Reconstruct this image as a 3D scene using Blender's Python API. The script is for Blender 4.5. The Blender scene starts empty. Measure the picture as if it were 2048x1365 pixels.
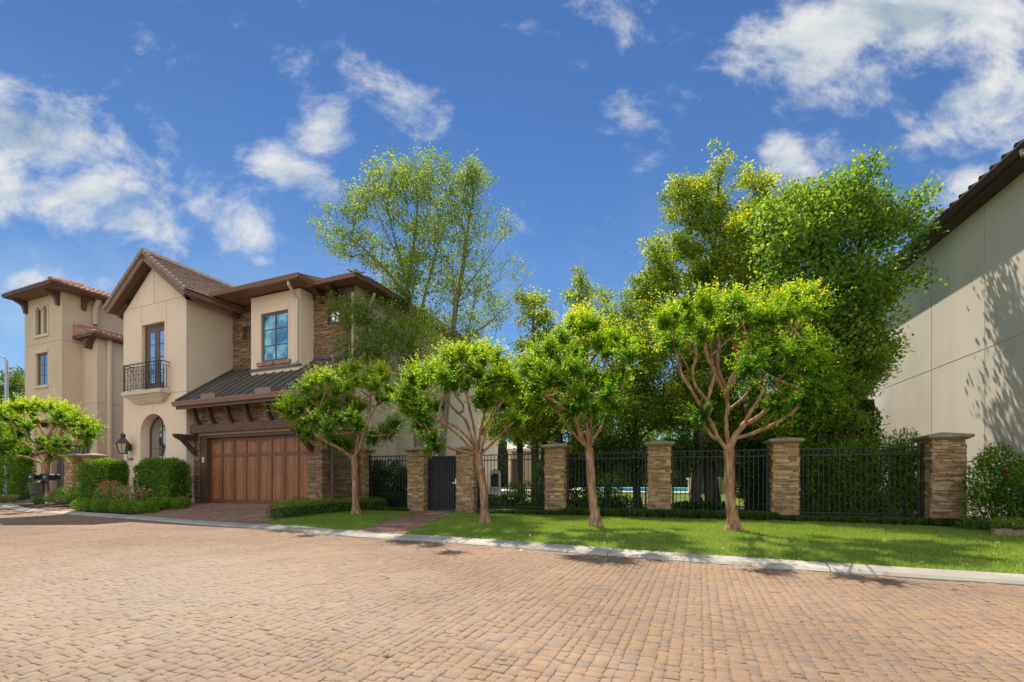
import bpy, math, random
import numpy as np
from mathutils import Vector, Matrix
from mathutils.geometry import tessellate_polygon, delaunay_2d_cdt
random.seed(7)
RNG = np.random.default_rng(7)
SC = bpy.context.scene
COL = SC.collection
R = math.radians
# ---------------------------------------------------------------- camera model used to measure the photograph
F, CX, HY, HC = 914.0, 1024.0, 962.0, 1.05
def P(px, py, Y): return Vector(((px - CX) / F * Y, Y, HC + (HY - py) / F * Y))
def XY(px, Y): return ((px - CX) / F * Y, Y)
SUN_EL, SUN_AZ = R(59), R(-12)            # azimuth measured from +Y towards +X
TO_SUN = Vector((math.sin(SUN_AZ) * math.cos(SUN_EL), math.cos(SUN_AZ) * math.cos(SUN_EL), math.sin(SUN_EL)))

class Fr:
    """a building's own axes: u along the front (to the right), v into the building"""
    def __init__(s, x, y, deg):
        a = R(deg); s.o = Vector((x, y, 0)); s.u = Vector((math.cos(a), -math.sin(a), 0)); s.v = Vector((math.sin(a), math.cos(a), 0))
    def pt(s, u, v, z): return s.o + s.u * u + s.v * v + Vector((0, 0, z))
    def hu(s, v, px):
        k = (px - CX) / F; b = s.o + s.v * v
        return (k * b.y - b.x) / (s.u.x - k * s.u.y)
    def hv(s, u, px):
        k = (px - CX) / F; b = s.o + s.u * u
        return (k * b.y - b.x) / (s.v.x - k * s.v.y)
    def z(s, u, v, py): return HC + (HY - py) / F * s.pt(u, v, 0).y

# ---------------------------------------------------------------- objects
WL = {}
def thing(name, label, cat, loc=(0, 0, 0), group=None):
    o = bpy.data.objects.new(name, None); COL.objects.link(o); o.location = loc; o.empty_display_size = .2
    WL[o.name] = Vector(loc); tag(o, label, cat, group); return o
def tag(o, label=None, cat=None, group=None, kind=None):
    if label: o['label'] = label
    if cat: o['category'] = cat
    if group: o['group'] = group
    if kind: o['kind'] = kind
    return o
def link(name, me, parent=None, base=None):
    o = bpy.data.objects.new(name, me); COL.objects.link(o)
    if parent is not None: o.parent = parent; WL[o.name] = WL[parent.name].copy()
    else: WL[o.name] = Vector(base) if base is not None else Vector((0, 0, 0)); o.location = WL[o.name]
    return o
def copy_tree(o, loc=None, parent=None, rotz=None):
    c = o.copy(); COL.objects.link(c); WL[c.name] = Vector(loc) if loc is not None else WL[o.name].copy()
    if parent is not None: c.parent = parent
    if loc is not None: c.location = loc
    if rotz is not None: c.rotation_euler.z = rotz
    for ch in list(o.children): copy_tree(ch, None, c)
    return c

def np_mesh(name, verts, loops, sizes, mats, smooth=False, tone=None, mi=None):
    me = bpy.data.meshes.new(name)
    verts = np.asarray(verts, np.float32); loops = np.asarray(loops, np.int32).ravel(); sizes = np.asarray(sizes, np.int32)
    me.vertices.add(len(verts)); me.vertices.foreach_set('co', verts.ravel())
    me.loops.add(len(loops)); me.loops.foreach_set('vertex_index', loops)
    me.polygons.add(len(sizes)); st = np.zeros(len(sizes), np.int32); st[1:] = np.cumsum(sizes)[:-1]
    me.polygons.foreach_set('loop_start', st)
    me.update(calc_edges=True)
    for m in (mats if isinstance(mats, (list, tuple)) else [mats]): me.materials.append(m)
    if mi is not None: me.polygons.foreach_set('material_index', np.asarray(mi, np.int32))
    if smooth: me.polygons.foreach_set('use_smooth', np.ones(len(sizes), bool))
    if tone is not None:
        at = me.attributes.new('tone', 'FLOAT', 'FACE'); at.data.foreach_set('value', np.asarray(tone, np.float32))
    me.validate(); return me

class MB:
    def __init__(s): s.v, s.f, s.m = [], [], []
    def poly(s, pts, m=0):
        i = len(s.v); s.v += [tuple(p) for p in pts]; s.f.append(tuple(range(i, i + len(pts)))); s.m.append(m)
    def box(s, o, a, b, c, m=0):
        """box from corner o with edge vectors a, b, c"""
        o, a, b, c = Vector(o), Vector(a), Vector(b), Vector(c)
        i = len(s.v)
        s.v += [tuple(p) for p in (o, o + a, o + a + b, o + b, o + c, o + a + c, o + a + b + c, o + b + c)]
        fl = a.cross(b).dot(c) < 0
        for f in ((0, 3, 2, 1), (4, 5, 6, 7), (0, 1, 5, 4), (1, 2, 6, 5), (2, 3, 7, 6), (3, 0, 4, 7)):
            f = tuple(i + k for k in f); s.f.append(f[::-1] if fl else f); s.m.append(m)
    def abox(s, x0, x1, y0, y1, z0, z1, m=0): s.box((x0, y0, z0), (x1 - x0, 0, 0), (0, y1 - y0, 0), (0, 0, z1 - z0), m)
    def fbox(s, fr, u0, u1, v0, v1, z0, z1, m=0): s.box(fr.pt(u0, v0, z0), fr.u * (u1 - u0), fr.v * (v1 - v0), (0, 0, z1 - z0), m)
    def bar(s, p, q, w, h=None, up=(0, 0, 1), m=0):
        """square bar from p to q"""
        h = h or w; p, q = Vector(p), Vector(q); d = q - p; up = Vector(up)
        if abs(d.normalized().dot(up)) > .98: up = Vector((0, 1, 0))
        x = d.cross(up).normalized() * w; y = x.cross(d).normalized() * h
        s.box(p - x / 2 - y / 2, x, y, d, m)
    def tube(s, pts, rad, n=8, cap=True, m=0):
        pts = [Vector(p) for p in pts]; k = len(pts)
        if not isinstance(rad, (list, tuple)): rad = [rad] * k
        i0 = len(s.v); ref = None
        for j in range(k):
            d = (pts[min(j + 1, k - 1)] - pts[max(j - 1, 0)]).normalized()
            if ref is None: ref = Vector((0, 0, 1)).cross(d) if abs(d.z) < .9 else Vector((1, 0, 0)).cross(d)
            ref = (ref - d * ref.dot(d)).normalized(); b = d.cross(ref)
            for t in range(n):
                a = 2 * math.pi * t / n; s.v.append(tuple(pts[j] + (ref * math.cos(a) + b * math.sin(a)) * rad[j]))
        for j in range(k - 1):
            for t in range(n):
                t2 = (t + 1) % n; s.f.append((i0 + j * n + t, i0 + j * n + t2, i0 + (j + 1) * n + t2, i0 + (j + 1) * n + t)); s.m.append(m)
        if cap:
            s.f.append(tuple(i0 + t for t in range(n))[::-1]); s.m.append(m)
            s.f.append(tuple(i0 + (k - 1) * n + t for t in range(n))); s.m.append(m)
    def lathe(s, c, prof, n=16, m=0, rot=0):
        c = Vector(c); i0 = len(s.v)
        for r, z in prof:
            for t in range(n):
                a = 2 * math.pi * t / n + rot; s.v.append((c.x + r * math.cos(a), c.y + r * math.sin(a), c.z + z))
        for j in range(len(prof) - 1):
            for t in range(n):
                t2 = (t + 1) % n; s.f.append((i0 + j * n + t, i0 + j * n + t2, i0 + (j + 1) * n + t2, i0 + (j + 1) * n + t)); s.m.append(m)
        s.f.append(tuple(i0 + t for t in range(n))[::-1]); s.m.append(m)
        s.f.append(tuple(i0 + (len(prof) - 1) * n + t for t in range(n))); s.m.append(m)
    def prism(s, pts, ext, m=0):
        """planar outline swept along ext"""
        pts = [Vector(p) for p in pts]; ext = Vector(ext); n = len(pts); i = len(s.v)
        s.v += [tuple(p) for p in pts] + [tuple(p + ext) for p in pts]
        s.f.append(tuple(range(i, i + n))[::-1]); s.m.append(m); s.f.append(tuple(range(i + n, i + 2 * n))); s.m.append(m)
        for k in range(n):
            k2 = (k + 1) % n; s.f.append((i + k, i + k2, i + n + k2, i + n + k)); s.m.append(m)
    def wall(s, fn, outline, holes=(), depth=0.0, m=0):
        """flat wall with holes: fn(a, b, d) gives the point at a across, b up, d into the wall; holes get reveals of that depth"""
        loops = [[Vector((a, b, 0)) for a, b in outline]] + [[Vector((a, b, 0)) for a, b in h] for h in holes]
        flat = [p for l in loops for p in l]; i = len(s.v)
        s.v += [tuple(fn(p.x, p.y, 0)) for p in flat]
        for t in tessellate_polygon(loops): s.f.append(tuple(i + k for k in t)); s.m.append(m)
        if depth:
            for h in holes:
                n = len(h)
                for k in range(n):
                    a, b = h[k], h[(k + 1) % n]
                    s.poly([fn(a[0], a[1], 0), fn(b[0], b[1], 0), fn(b[0], b[1], depth), fn(a[0], a[1], depth)], m)
    def build(s, name, mats, parent=None, smooth=False, base=None, label=None):
        off = WL[parent.name] if parent is not None else (Vector(base) if base is not None else Vector((0, 0, 0)))
        me = bpy.data.meshes.new(name)
        me.from_pydata([(x - off.x, y - off.y, z - off.z) for x, y, z in s.v], [], s.f)
        for m in (mats if isinstance(mats, (list, tuple)) else [mats]): me.materials.append(m)
        me.polygons.foreach_set('material_index', s.m)
        if smooth: me.polygons.foreach_set('use_smooth', [True] * len(s.f))
        me.update()
        o = link(name, me, parent, base)
        if label: o['label'] = label
        return o

# ---------------------------------------------------------------- materials
def nt(name):
    m = bpy.data.materials.new(name); m.use_nodes = True; t = m.node_tree; t.nodes.clear(); return m, t
def nd(t, typ, **kw):
    n = t.nodes.new(typ)
    for k, v in kw.items():
        if k.startswith('i_'):
            key = k[2:]; n.inputs[int(key) if key.isdigit() else key.replace('_', ' ')].default_value = v
        else: setattr(n, k, v)
    return n
def lk(t, a, b): t.links.new(a, b)
def ramp(t, stops, inp=None):
    n = nd(t, 'ShaderNodeValToRGB'); e = n.color_ramp.elements
    while len(e) < len(stops): e.new(.5)
    for k, (p, c) in enumerate(stops): e[k].position = p; e[k].color = (*c, 1)
    if inp is not None: lk(t, inp, n.inputs[0])
    return n
def mixc(t, mode, fac, a, b):
    n = nd(t, 'ShaderNodeMix', data_type='RGBA', blend_type=mode)
    for sock, val in ((n.inputs[0], fac), (n.inputs[6], a), (n.inputs[7], b)):
        if hasattr(val, 'is_output'): lk(t, val, sock)
        else: sock.default_value = (*val, 1) if isinstance(val, (tuple, list)) and len(val) == 3 else val
    return n.outputs[2]
def M(name, stops, nscale=3.0, detail=6, stretch=None, rough=.7, metal=0.0, spec=.4, island=0.0, islcol=None, bump=0.0, bscale=40, bdist=.01, blotch=None):
    """noise-coloured material; island: each separate piece gets its own brightness; islcol: ramp chosen per piece; blotch: (colour, scale, lo, hi, amount)"""
    m, t = nt(name); out = nd(t, 'ShaderNodeOutputMaterial'); b = nd(t, 'ShaderNodeBsdfPrincipled', i_Roughness=rough, i_Metallic=metal)
    b.inputs['Specular IOR Level'].default_value = spec; lk(t, b.outputs[0], out.inputs[0])
    g = nd(t, 'ShaderNodeNewGeometry'); pos = g.outputs['Position']
    if stretch:
        mp = nd(t, 'ShaderNodeMapping'); mp.inputs['Scale'].default_value = stretch; lk(t, pos, mp.inputs[0]); pos = mp.outputs[0]
    no = nd(t, 'ShaderNodeTexNoise', i_Scale=nscale, i_Detail=detail, i_Roughness=.6); lk(t, pos, no.inputs['Vector'])
    if len(stops[0]) == 3: stops = [(.3, stops[0]), (.7, stops[1])]
    c = ramp(t, stops, no.outputs[0]).outputs[0]
    if islcol:
        ic = ramp(t, islcol, g.outputs["Random Per Island"])
        c = mixc(t, 'MULTIPLY', 1.0, c, ic.outputs[0])
    if island:
        mr = nd(t, 'ShaderNodeMapRange'); lk(t, g.outputs['Random Per Island'], mr.inputs[0]); mr.inputs[3].default_value = 1 - island; mr.inputs[4].default_value = 1 + island
        c = mixc(t, 'MULTIPLY', 1.0, c, mr.outputs[0])
    if blotch:
        bc, bs, lo, hi, am = blotch
        n2 = nd(t, 'ShaderNodeTexNoise', i_Scale=bs, i_Detail=5); lk(t, g.outputs['Position'], n2.inputs['Vector'])
        mr = nd(t, 'ShaderNodeMapRange'); lk(t, n2.outputs[0], mr.inputs[0]); mr.inputs[1].default_value = lo; mr.inputs[2].default_value = hi; mr.inputs[4].default_value = am
        c = mixc(t, 'MIX', mr.outputs[0], c, bc)
    lk(t, c, b.inputs['Base Color'])
    if bump:
        n3 = nd(t, 'ShaderNodeTexNoise', i_Scale=bscale, i_Detail=4); lk(t, pos if stretch else g.outputs['Position'], n3.inputs['Vector'])
        bp = nd(t, 'ShaderNodeBump', i_Strength=bump, i_Distance=bdist); lk(t, n3.outputs[0], bp.inputs['Height']); lk(t, bp.outputs[0], b.inputs['Normal'])
    return m
def LEAF(name, dark, mid, new, transl=.35, rough=.45, spec=.35):
    """leaf: 'tone' (one value per leaf) runs from old dark leaf to young leaf"""
    m, t = nt(name); out = nd(t, 'ShaderNodeOutputMaterial'); b = nd(t, 'ShaderNodeBsdfPrincipled', i_Roughness=rough); b.inputs['Specular IOR Level'].default_value = spec
    a = nd(t, 'ShaderNodeAttribute', attribute_name='tone'); c = ramp(t, [(0, dark), (.55, mid), (1, new)], a.outputs['Fac'])
    lk(t, c.outputs[0], b.inputs['Base Color'])
    tr = nd(t, 'ShaderNodeBsdfTranslucent'); tc = mixc(t, 'MULTIPLY', 1.0, c.outputs[0], (1.7, 1.6, .7)); lk(t, tc, tr.inputs[0])
    mx = nd(t, 'ShaderNodeMixShader', i_0=transl); lk(t, b.outputs[0], mx.inputs[1]); lk(t, tr.outputs[0], mx.inputs[2]); lk(t, mx.outputs[0], out.inputs[0])
    return m
def GLASS(name, tint=(.02, .03, .035), refl=.45, gcol=(.8, .9, 1)):
    m, t = nt(name); out = nd(t, 'ShaderNodeOutputMaterial'); b = nd(t, 'ShaderNodeBsdfPrincipled', i_Roughness=.1); b.inputs['Base Color'].default_value = (*tint, 1)
    gl = nd(t, 'ShaderNodeBsdfGlossy', i_Roughness=.02); gl.inputs[0].default_value = (*gcol, 1)
    g = nd(t, 'ShaderNodeNewGeometry'); no = nd(t, 'ShaderNodeTexNoise', i_Scale=1.1, i_Detail=2); lk(t, g.outputs['Position'], no.inputs['Vector'])
    bp = nd(t, 'ShaderNodeBump', i_Strength=.05, i_Distance=.08); lk(t, no.outputs[0], bp.inputs['Height']); lk(t, bp.outputs[0], gl.inputs['Normal'])
    mx = nd(t, 'ShaderNodeMixShader', i_0=refl); lk(t, b.outputs[0], mx.inputs[1]); lk(t, gl.outputs[0], mx.inputs[2]); lk(t, mx.outputs[0], out.inputs[0])
    return m

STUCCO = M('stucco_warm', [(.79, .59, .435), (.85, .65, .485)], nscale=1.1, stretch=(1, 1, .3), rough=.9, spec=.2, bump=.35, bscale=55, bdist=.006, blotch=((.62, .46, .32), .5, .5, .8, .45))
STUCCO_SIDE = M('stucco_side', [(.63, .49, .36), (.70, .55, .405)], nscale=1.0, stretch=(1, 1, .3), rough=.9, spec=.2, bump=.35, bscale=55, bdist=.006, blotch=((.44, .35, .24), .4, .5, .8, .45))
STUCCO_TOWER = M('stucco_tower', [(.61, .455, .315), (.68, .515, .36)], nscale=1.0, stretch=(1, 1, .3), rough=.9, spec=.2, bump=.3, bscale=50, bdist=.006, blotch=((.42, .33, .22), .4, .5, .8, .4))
STUCCO_PALE = M('stucco_pale', [(.70, .605, .475), (.80, .695, .555)], nscale=1.0, stretch=(1, 1, .3), rough=.92, spec=.2, bump=.4, bscale=45, bdist=.008, blotch=((.54, .49, .42), .6, .48, .8, .5))
JOINT = M('stucco_joint', [(.36, .27, .19), (.42, .32, .23)], rough=.95)
TRIM_BROWN = M('brown_painted_trim', [(.095, .048, .033), (.125, .064, .045)], nscale=5, rough=.45, spec=.4)
BARGE = M('barge_board_taupe', [(.20, .115, .085), (.25, .15, .11)], nscale=4, rough=.6)
GUTTER = M('brown_gutter_metal', [(.22, .115, .082), (.26, .14, .10)], nscale=3, rough=.32, spec=.6)
TIMBER = M('dark_stained_timber', [(.055, .025, .017), (.115, .055, .037)], nscale=6, stretch=(1, 1, .25), rough=.65, bump=.3, bscale=30)
BEAMWOOD = M('brown_timber_beam', [(.10, .052, .036), (.17, .09, .062)], nscale=5, rough=.65, bump=.3, bscale=25)
WOOD = M('stained_cedar_door', [(.2, (.17, .06, .025)), (.5, (.30, .115, .048)), (.8, (.43, .20, .085))], nscale=2.2, detail=9, stretch=(9, 9, .7), rough=.5, spec=.35, island=.22, bump=.15, bscale=5)
WOODRAIL = M('stained_cedar_rail', [(.2, (.12, .048, .022)), (.8, (.215, .092, .042))], nscale=3, detail=9, stretch=(2, 2, 2), rough=.5, island=.1)
DARKWOOD = M('dark_plank_door', [(.085, .058, .042), (.13, .09, .066)], nscale=2, stretch=(6, 6, .7), rough=.6)
TILE = M('flat_concrete_tile', [(.24, .165, .12), (.36, .26, .195)], nscale=5, rough=.85, bump=.3, bscale=60)
CLAY = M('clay_barrel_tile', [(.33, .15, .095), (.47, .245, .16)], nscale=3, rough=.85, island=.3, bump=.2, bscale=40)
DARKTILE = M('dark_roof_tile', [(.07, .04, .032), (.11, .065, .05)], nscale=4, rough=.8, island=.2)
METALROOF = M('standing_seam_metal', [(.105, .087, .076), (.14, .118, .102)], nscale=1.5, rough=.5, metal=.15, spec=.5)
SOFFIT = M('dark_soffit', [(.06, .036, .028), (.085, .052, .04)], nscale=4, rough=.7)
SOFFIT_BROWN = M('brown_soffit', [(.17, .092, .066), (.21, .118, .086)], nscale=4, rough=.7)
PIPE = M('beige_downspout', [(.62, .55, .46), (.68, .61, .52)], rough=.4)
PIPE_DARK = M('brown_downspout', [(.13, .075, .06), (.16, .095, .075)], rough=.4)
IRON = M('black_iron', [(.012, .012, .013), (.022, .021, .021)], nscale=8, rough=.4, spec=.5)
GATEMETAL = M('navy_black_gate', [(.014, .014, .02), (.024, .024, .032)], nscale=4, rough=.45, spec=.4)
STEEL = M('brushed_steel', [(.6, .6, .6), (.7, .7, .7)], rough=.3, metal=.9)
GLASS_BLUE = GLASS('window_glass_sky_tint', (.02, .105, .14), .30, (.45, .85, 1.0))  # turquoise of the reflected sky put into the glass colour
GLASS_GREY = GLASS('window_glass_grey', (.03, .035, .03), .45, (.9, .95, .95))
GLASS_BRIGHT = GLASS('window_glass_bright', (.05, .06, .07), .75, (1, 1, 1))
FRAME = M('bronze_window_frame', [(.11, .085, .065), (.14, .105, .08)], rough=.5)
FRENCH = M('french_door_brown', [(.13, .075, .055), (.17, .10, .072)], nscale=5, stretch=(3, 3, .6), rough=.45)
WINWOOD = M('brown_wood_frame', [(.09, .05, .035), (.13, .07, .05)], rough=.5)
CASTSTONE = M('cast_stone', [(.60, .49, .37), (.68, .56, .43)], nscale=3, rough=.85, bump=.2, bscale=60)
CAPSTONE = M('weathered_cap_stone', [(.30, .23, .15), (.45, .355, .24)], nscale=5, rough=.9, bump=.4, bscale=40, blotch=((.2, .17, .12), 3, .5, .75, .7))
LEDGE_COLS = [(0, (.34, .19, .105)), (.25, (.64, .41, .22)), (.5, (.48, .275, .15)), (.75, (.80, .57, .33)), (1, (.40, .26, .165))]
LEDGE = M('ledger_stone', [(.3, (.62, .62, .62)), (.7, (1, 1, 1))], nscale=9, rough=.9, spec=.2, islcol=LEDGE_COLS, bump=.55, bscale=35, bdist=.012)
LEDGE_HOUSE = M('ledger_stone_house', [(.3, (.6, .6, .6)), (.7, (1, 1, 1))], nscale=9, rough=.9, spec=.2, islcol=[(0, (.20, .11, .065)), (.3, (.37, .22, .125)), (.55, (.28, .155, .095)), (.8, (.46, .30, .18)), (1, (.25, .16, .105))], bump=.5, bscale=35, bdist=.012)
MORTAR = M('stone_backing', [(.075, .055, .04), (.11, .08, .06)], rough=.95)
BRICKSILL = M('brick_sill', [(.3, (.6, .6, .6)), (.7, (1, 1, 1))], nscale=9, rough=.9, islcol=[(0, (.36, .23, .15)), (.5, (.46, .31, .2)), (1, (.28, .18, .12))], bump=.3)
CONCRETE = M('kerb_concrete', [(.40, .36, .30), (.50, .455, .385)], nscale=2.5, rough=.92, spec=.2, bump=.4, bscale=70, bdist=.006, blotch=((.28, .25, .205), 1.1, .46, .66, .7))
PAVESTONE = M('pool_deck_stone', [(.62, .55, .46), (.72, .65, .56)], nscale=2, rough=.9, bump=.3)
def paver_mat(name, cols, stain, dust):
    m, t = nt(name); out = nd(t, 'ShaderNodeOutputMaterial'); b = nd(t, 'ShaderNodeBsdfPrincipled', i_Roughness=.88); b.inputs['Specular IOR Level'].default_value = .25
    g = nd(t, 'ShaderNodeNewGeometry'); c = ramp(t, cols, g.outputs['Random Per Island']).outputs[0]
    n1 = nd(t, 'ShaderNodeTexNoise', i_Scale=55, i_Detail=5, i_Roughness=.7); lk(t, g.outputs['Position'], n1.inputs['Vector'])
    c = mixc(t, 'MULTIPLY', .9, c, ramp(t, [(.3, (.66, .66, .66)), (.7, (1.18, 1.18, 1.18))], n1.outputs[0]).outputs[0])
    n2 = nd(t, 'ShaderNodeTexNoise', i_Scale=.55, i_Detail=6, i_Roughness=.55); lk(t, g.outputs['Position'], n2.inputs['Vector'])
    c = mixc(t, 'MULTIPLY', .8, c, ramp(t, [(.34, stain), (.62, (1.04, 1.03, 1.0))], n2.outputs[0]).outputs[0])
    if dust:
        mp = nd(t, 'ShaderNodeMapping', vector_type='TEXTURE'); mp.inputs['Location'].default_value = (-3.6, 4.6, 0); mp.inputs['Rotation'].default_value = (0, 0, R(-35)); mp.inputs['Scale'].default_value = (5.2, 2.6, 50)
        lk(t, g.outputs['Position'], mp.inputs[0]); ln = nd(t, 'ShaderNodeVectorMath', operation='LENGTH'); lk(t, mp.outputs[0], ln.inputs[0])
        n3 = nd(t, 'ShaderNodeTexNoise', i_Scale=1.4, i_Detail=7, i_Roughness=.65); lk(t, g.outputs['Position'], n3.inputs['Vector'])
        ad = nd(t, 'ShaderNodeMath', operation='MULTIPLY_ADD', i_1=1.6, i_2=-.8); lk(t, n3.outputs[0], ad.inputs[0])
        sm = nd(t, 'ShaderNodeMath', operation='ADD'); lk(t, ad.outputs[0], sm.inputs[0]); lk(t, ln.outputs['Value'], sm.inputs[1])
        mr = nd(t, 'ShaderNodeMapRange'); lk(t, sm.outputs[0], mr.inputs[0]); mr.inputs[1].default_value = 1.0; mr.inputs[2].default_value = .2; mr.inputs[4].default_value = .6
        c = mixc(t, 'MIX', mr.outputs[0], c, dust)
    lk(t, c, b.inputs['Base Color']); lk(t, b.outputs[0], out.inputs[0])
    bp = nd(t, 'ShaderNodeBump', i_Strength=.45, i_Distance=.004); lk(t, n1.outputs[0], bp.inputs['Height']); lk(t, bp.outputs[0], b.inputs['Normal'])
    return m
PAVER = paver_mat('road_paver', [(0, (.31, .202, .138)), (.2, (.345, .219, .130)), (.4, (.32, .208, .142)), (.58, (.36, .228, .130)), (.74, (.305, .207, .150)), (.88, (.335, .213, .137)), (.97, (.27, .195, .148)), (1, (.265, .195, .152))], (.70, .71, .74), (.36, .285, .21))
DRIVE_PAVER = paver_mat('driveway_paver', [(0, (.30, .165, .115)), (.3, (.40, .225, .15)), (.6, (.34, .19, .135)), (.8, (.43, .26, .175)), (1, (.27, .165, .13))], (.8, .8, .82), None)
SAND = M('joint_sand', [(.21, .15, .09), (.28, .205, .13)], nscale=12, rough=.95, blotch=((.10, .12, .045), 6, .55, .68, .8))
SOIL = M('mulch_soil', [(.035, .022, .015), (.07, .045, .03)], nscale=25, rough=.95, bump=.8, bscale=60, bdist=.02)
LAWNBASE = M('lawn_soil', [(.12, .17, .03), (.17, .22, .05)], nscale=5, rough=.95, bump=.5, bscale=60, bdist=.02)
GROUND = M('far_ground', [(.07, .10, .03), (.11, .14, .05)], nscale=.6, rough=.95)
CBARK = M('crape_bark', [(.30, (.17, .08, .045)), (.47, (.35, .185, .105)), (.58, (.45, .27, .16)), (.70, (.62, .47, .33))], nscale=9, stretch=(1.8, 1.8, .4), rough=.8, spec=.2, bump=.7, bscale=20, bdist=.02)
BBARK = M('birch_bark', [(.25, (.17, .12, .085)), (.55, (.30, .225, .165)), (.8, (.42, .34, .26))], nscale=10, stretch=(1.4, 1.4, .5), rough=.9, bump=.8, bscale=25, bdist=.02)
DBARK = M('dark_bark', [(.06, .045, .035), (.12, .09, .07)], nscale=9, stretch=(1.5, 1.5, .4), rough=.95, bump=.6, bscale=25, bdist=.02)
L_CRAPE = LEAF('crape_leaf', (.04, .13, .008), (.20, .36, .014), (.66, .68, .045), .46, .5, .25)
L_BIRCH = LEAF('birch_leaf', (.08, .14, .03), (.20, .30, .045), (.42, .47, .07), .50, .55, .2)
L_HOLLY = LEAF('holly_leaf', (.05, .11, .016), (.20, .30, .03), (.58, .56, .05), .50, .55, .22)
L_GREEN = LEAF('broad_green_leaf', (.06, .15, .026), (.17, .31, .04), (.46, .52, .06), .48, .55, .22)
L_DARK = LEAF('dark_evergreen_leaf', (.035, .095, .014), (.15, .26, .022), (.42, .48, .04), .46, .5, .25)
L_DEEP = LEAF('shade_darkened_leaf', (.018, .05, .008), (.05, .11, .014), (.16, .24, .03), .25, .5, .25)  # under-canopy shade put into the leaf colour
L_BOX = LEAF('boxwood_leaf', (.05, .13, .012), (.12, .25, .02), (.34, .46, .03), .4, .5, .25)
L_FAR = LEAF('far_tree_leaf', (.07, .12, .02), (.14, .22, .03), (.24, .31, .05), .35)
L_ROSE = LEAF('rose_leaf', (.16, .19, .05), (.34, .34, .10), (.62, .50, .24), .35)
L_GRASS = LEAF('lawn_blade', (.15, .235, .035), (.25, .36, .07), (.42, .50, .13), .4, .55, .2)
L_LIRI = LEAF('liriope_blade', (.05, .11, .02), (.11, .20, .04), (.22, .32, .07), .35, .5, .2)
PETAL_RED = LEAF('rose_petal_red', (.45, .03, .04), (.65, .08, .08), (.75, .3, .25), .3)
PETAL_PINK = LEAF('rose_petal_pink', (.55, .22, .2), (.7, .35, .3), (.8, .55, .45), .3)
HEDGECORE = M('hedge_twigs', [(.018, .03, .008), (.035, .055, .014)], nscale=15, rough=.95)
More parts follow.
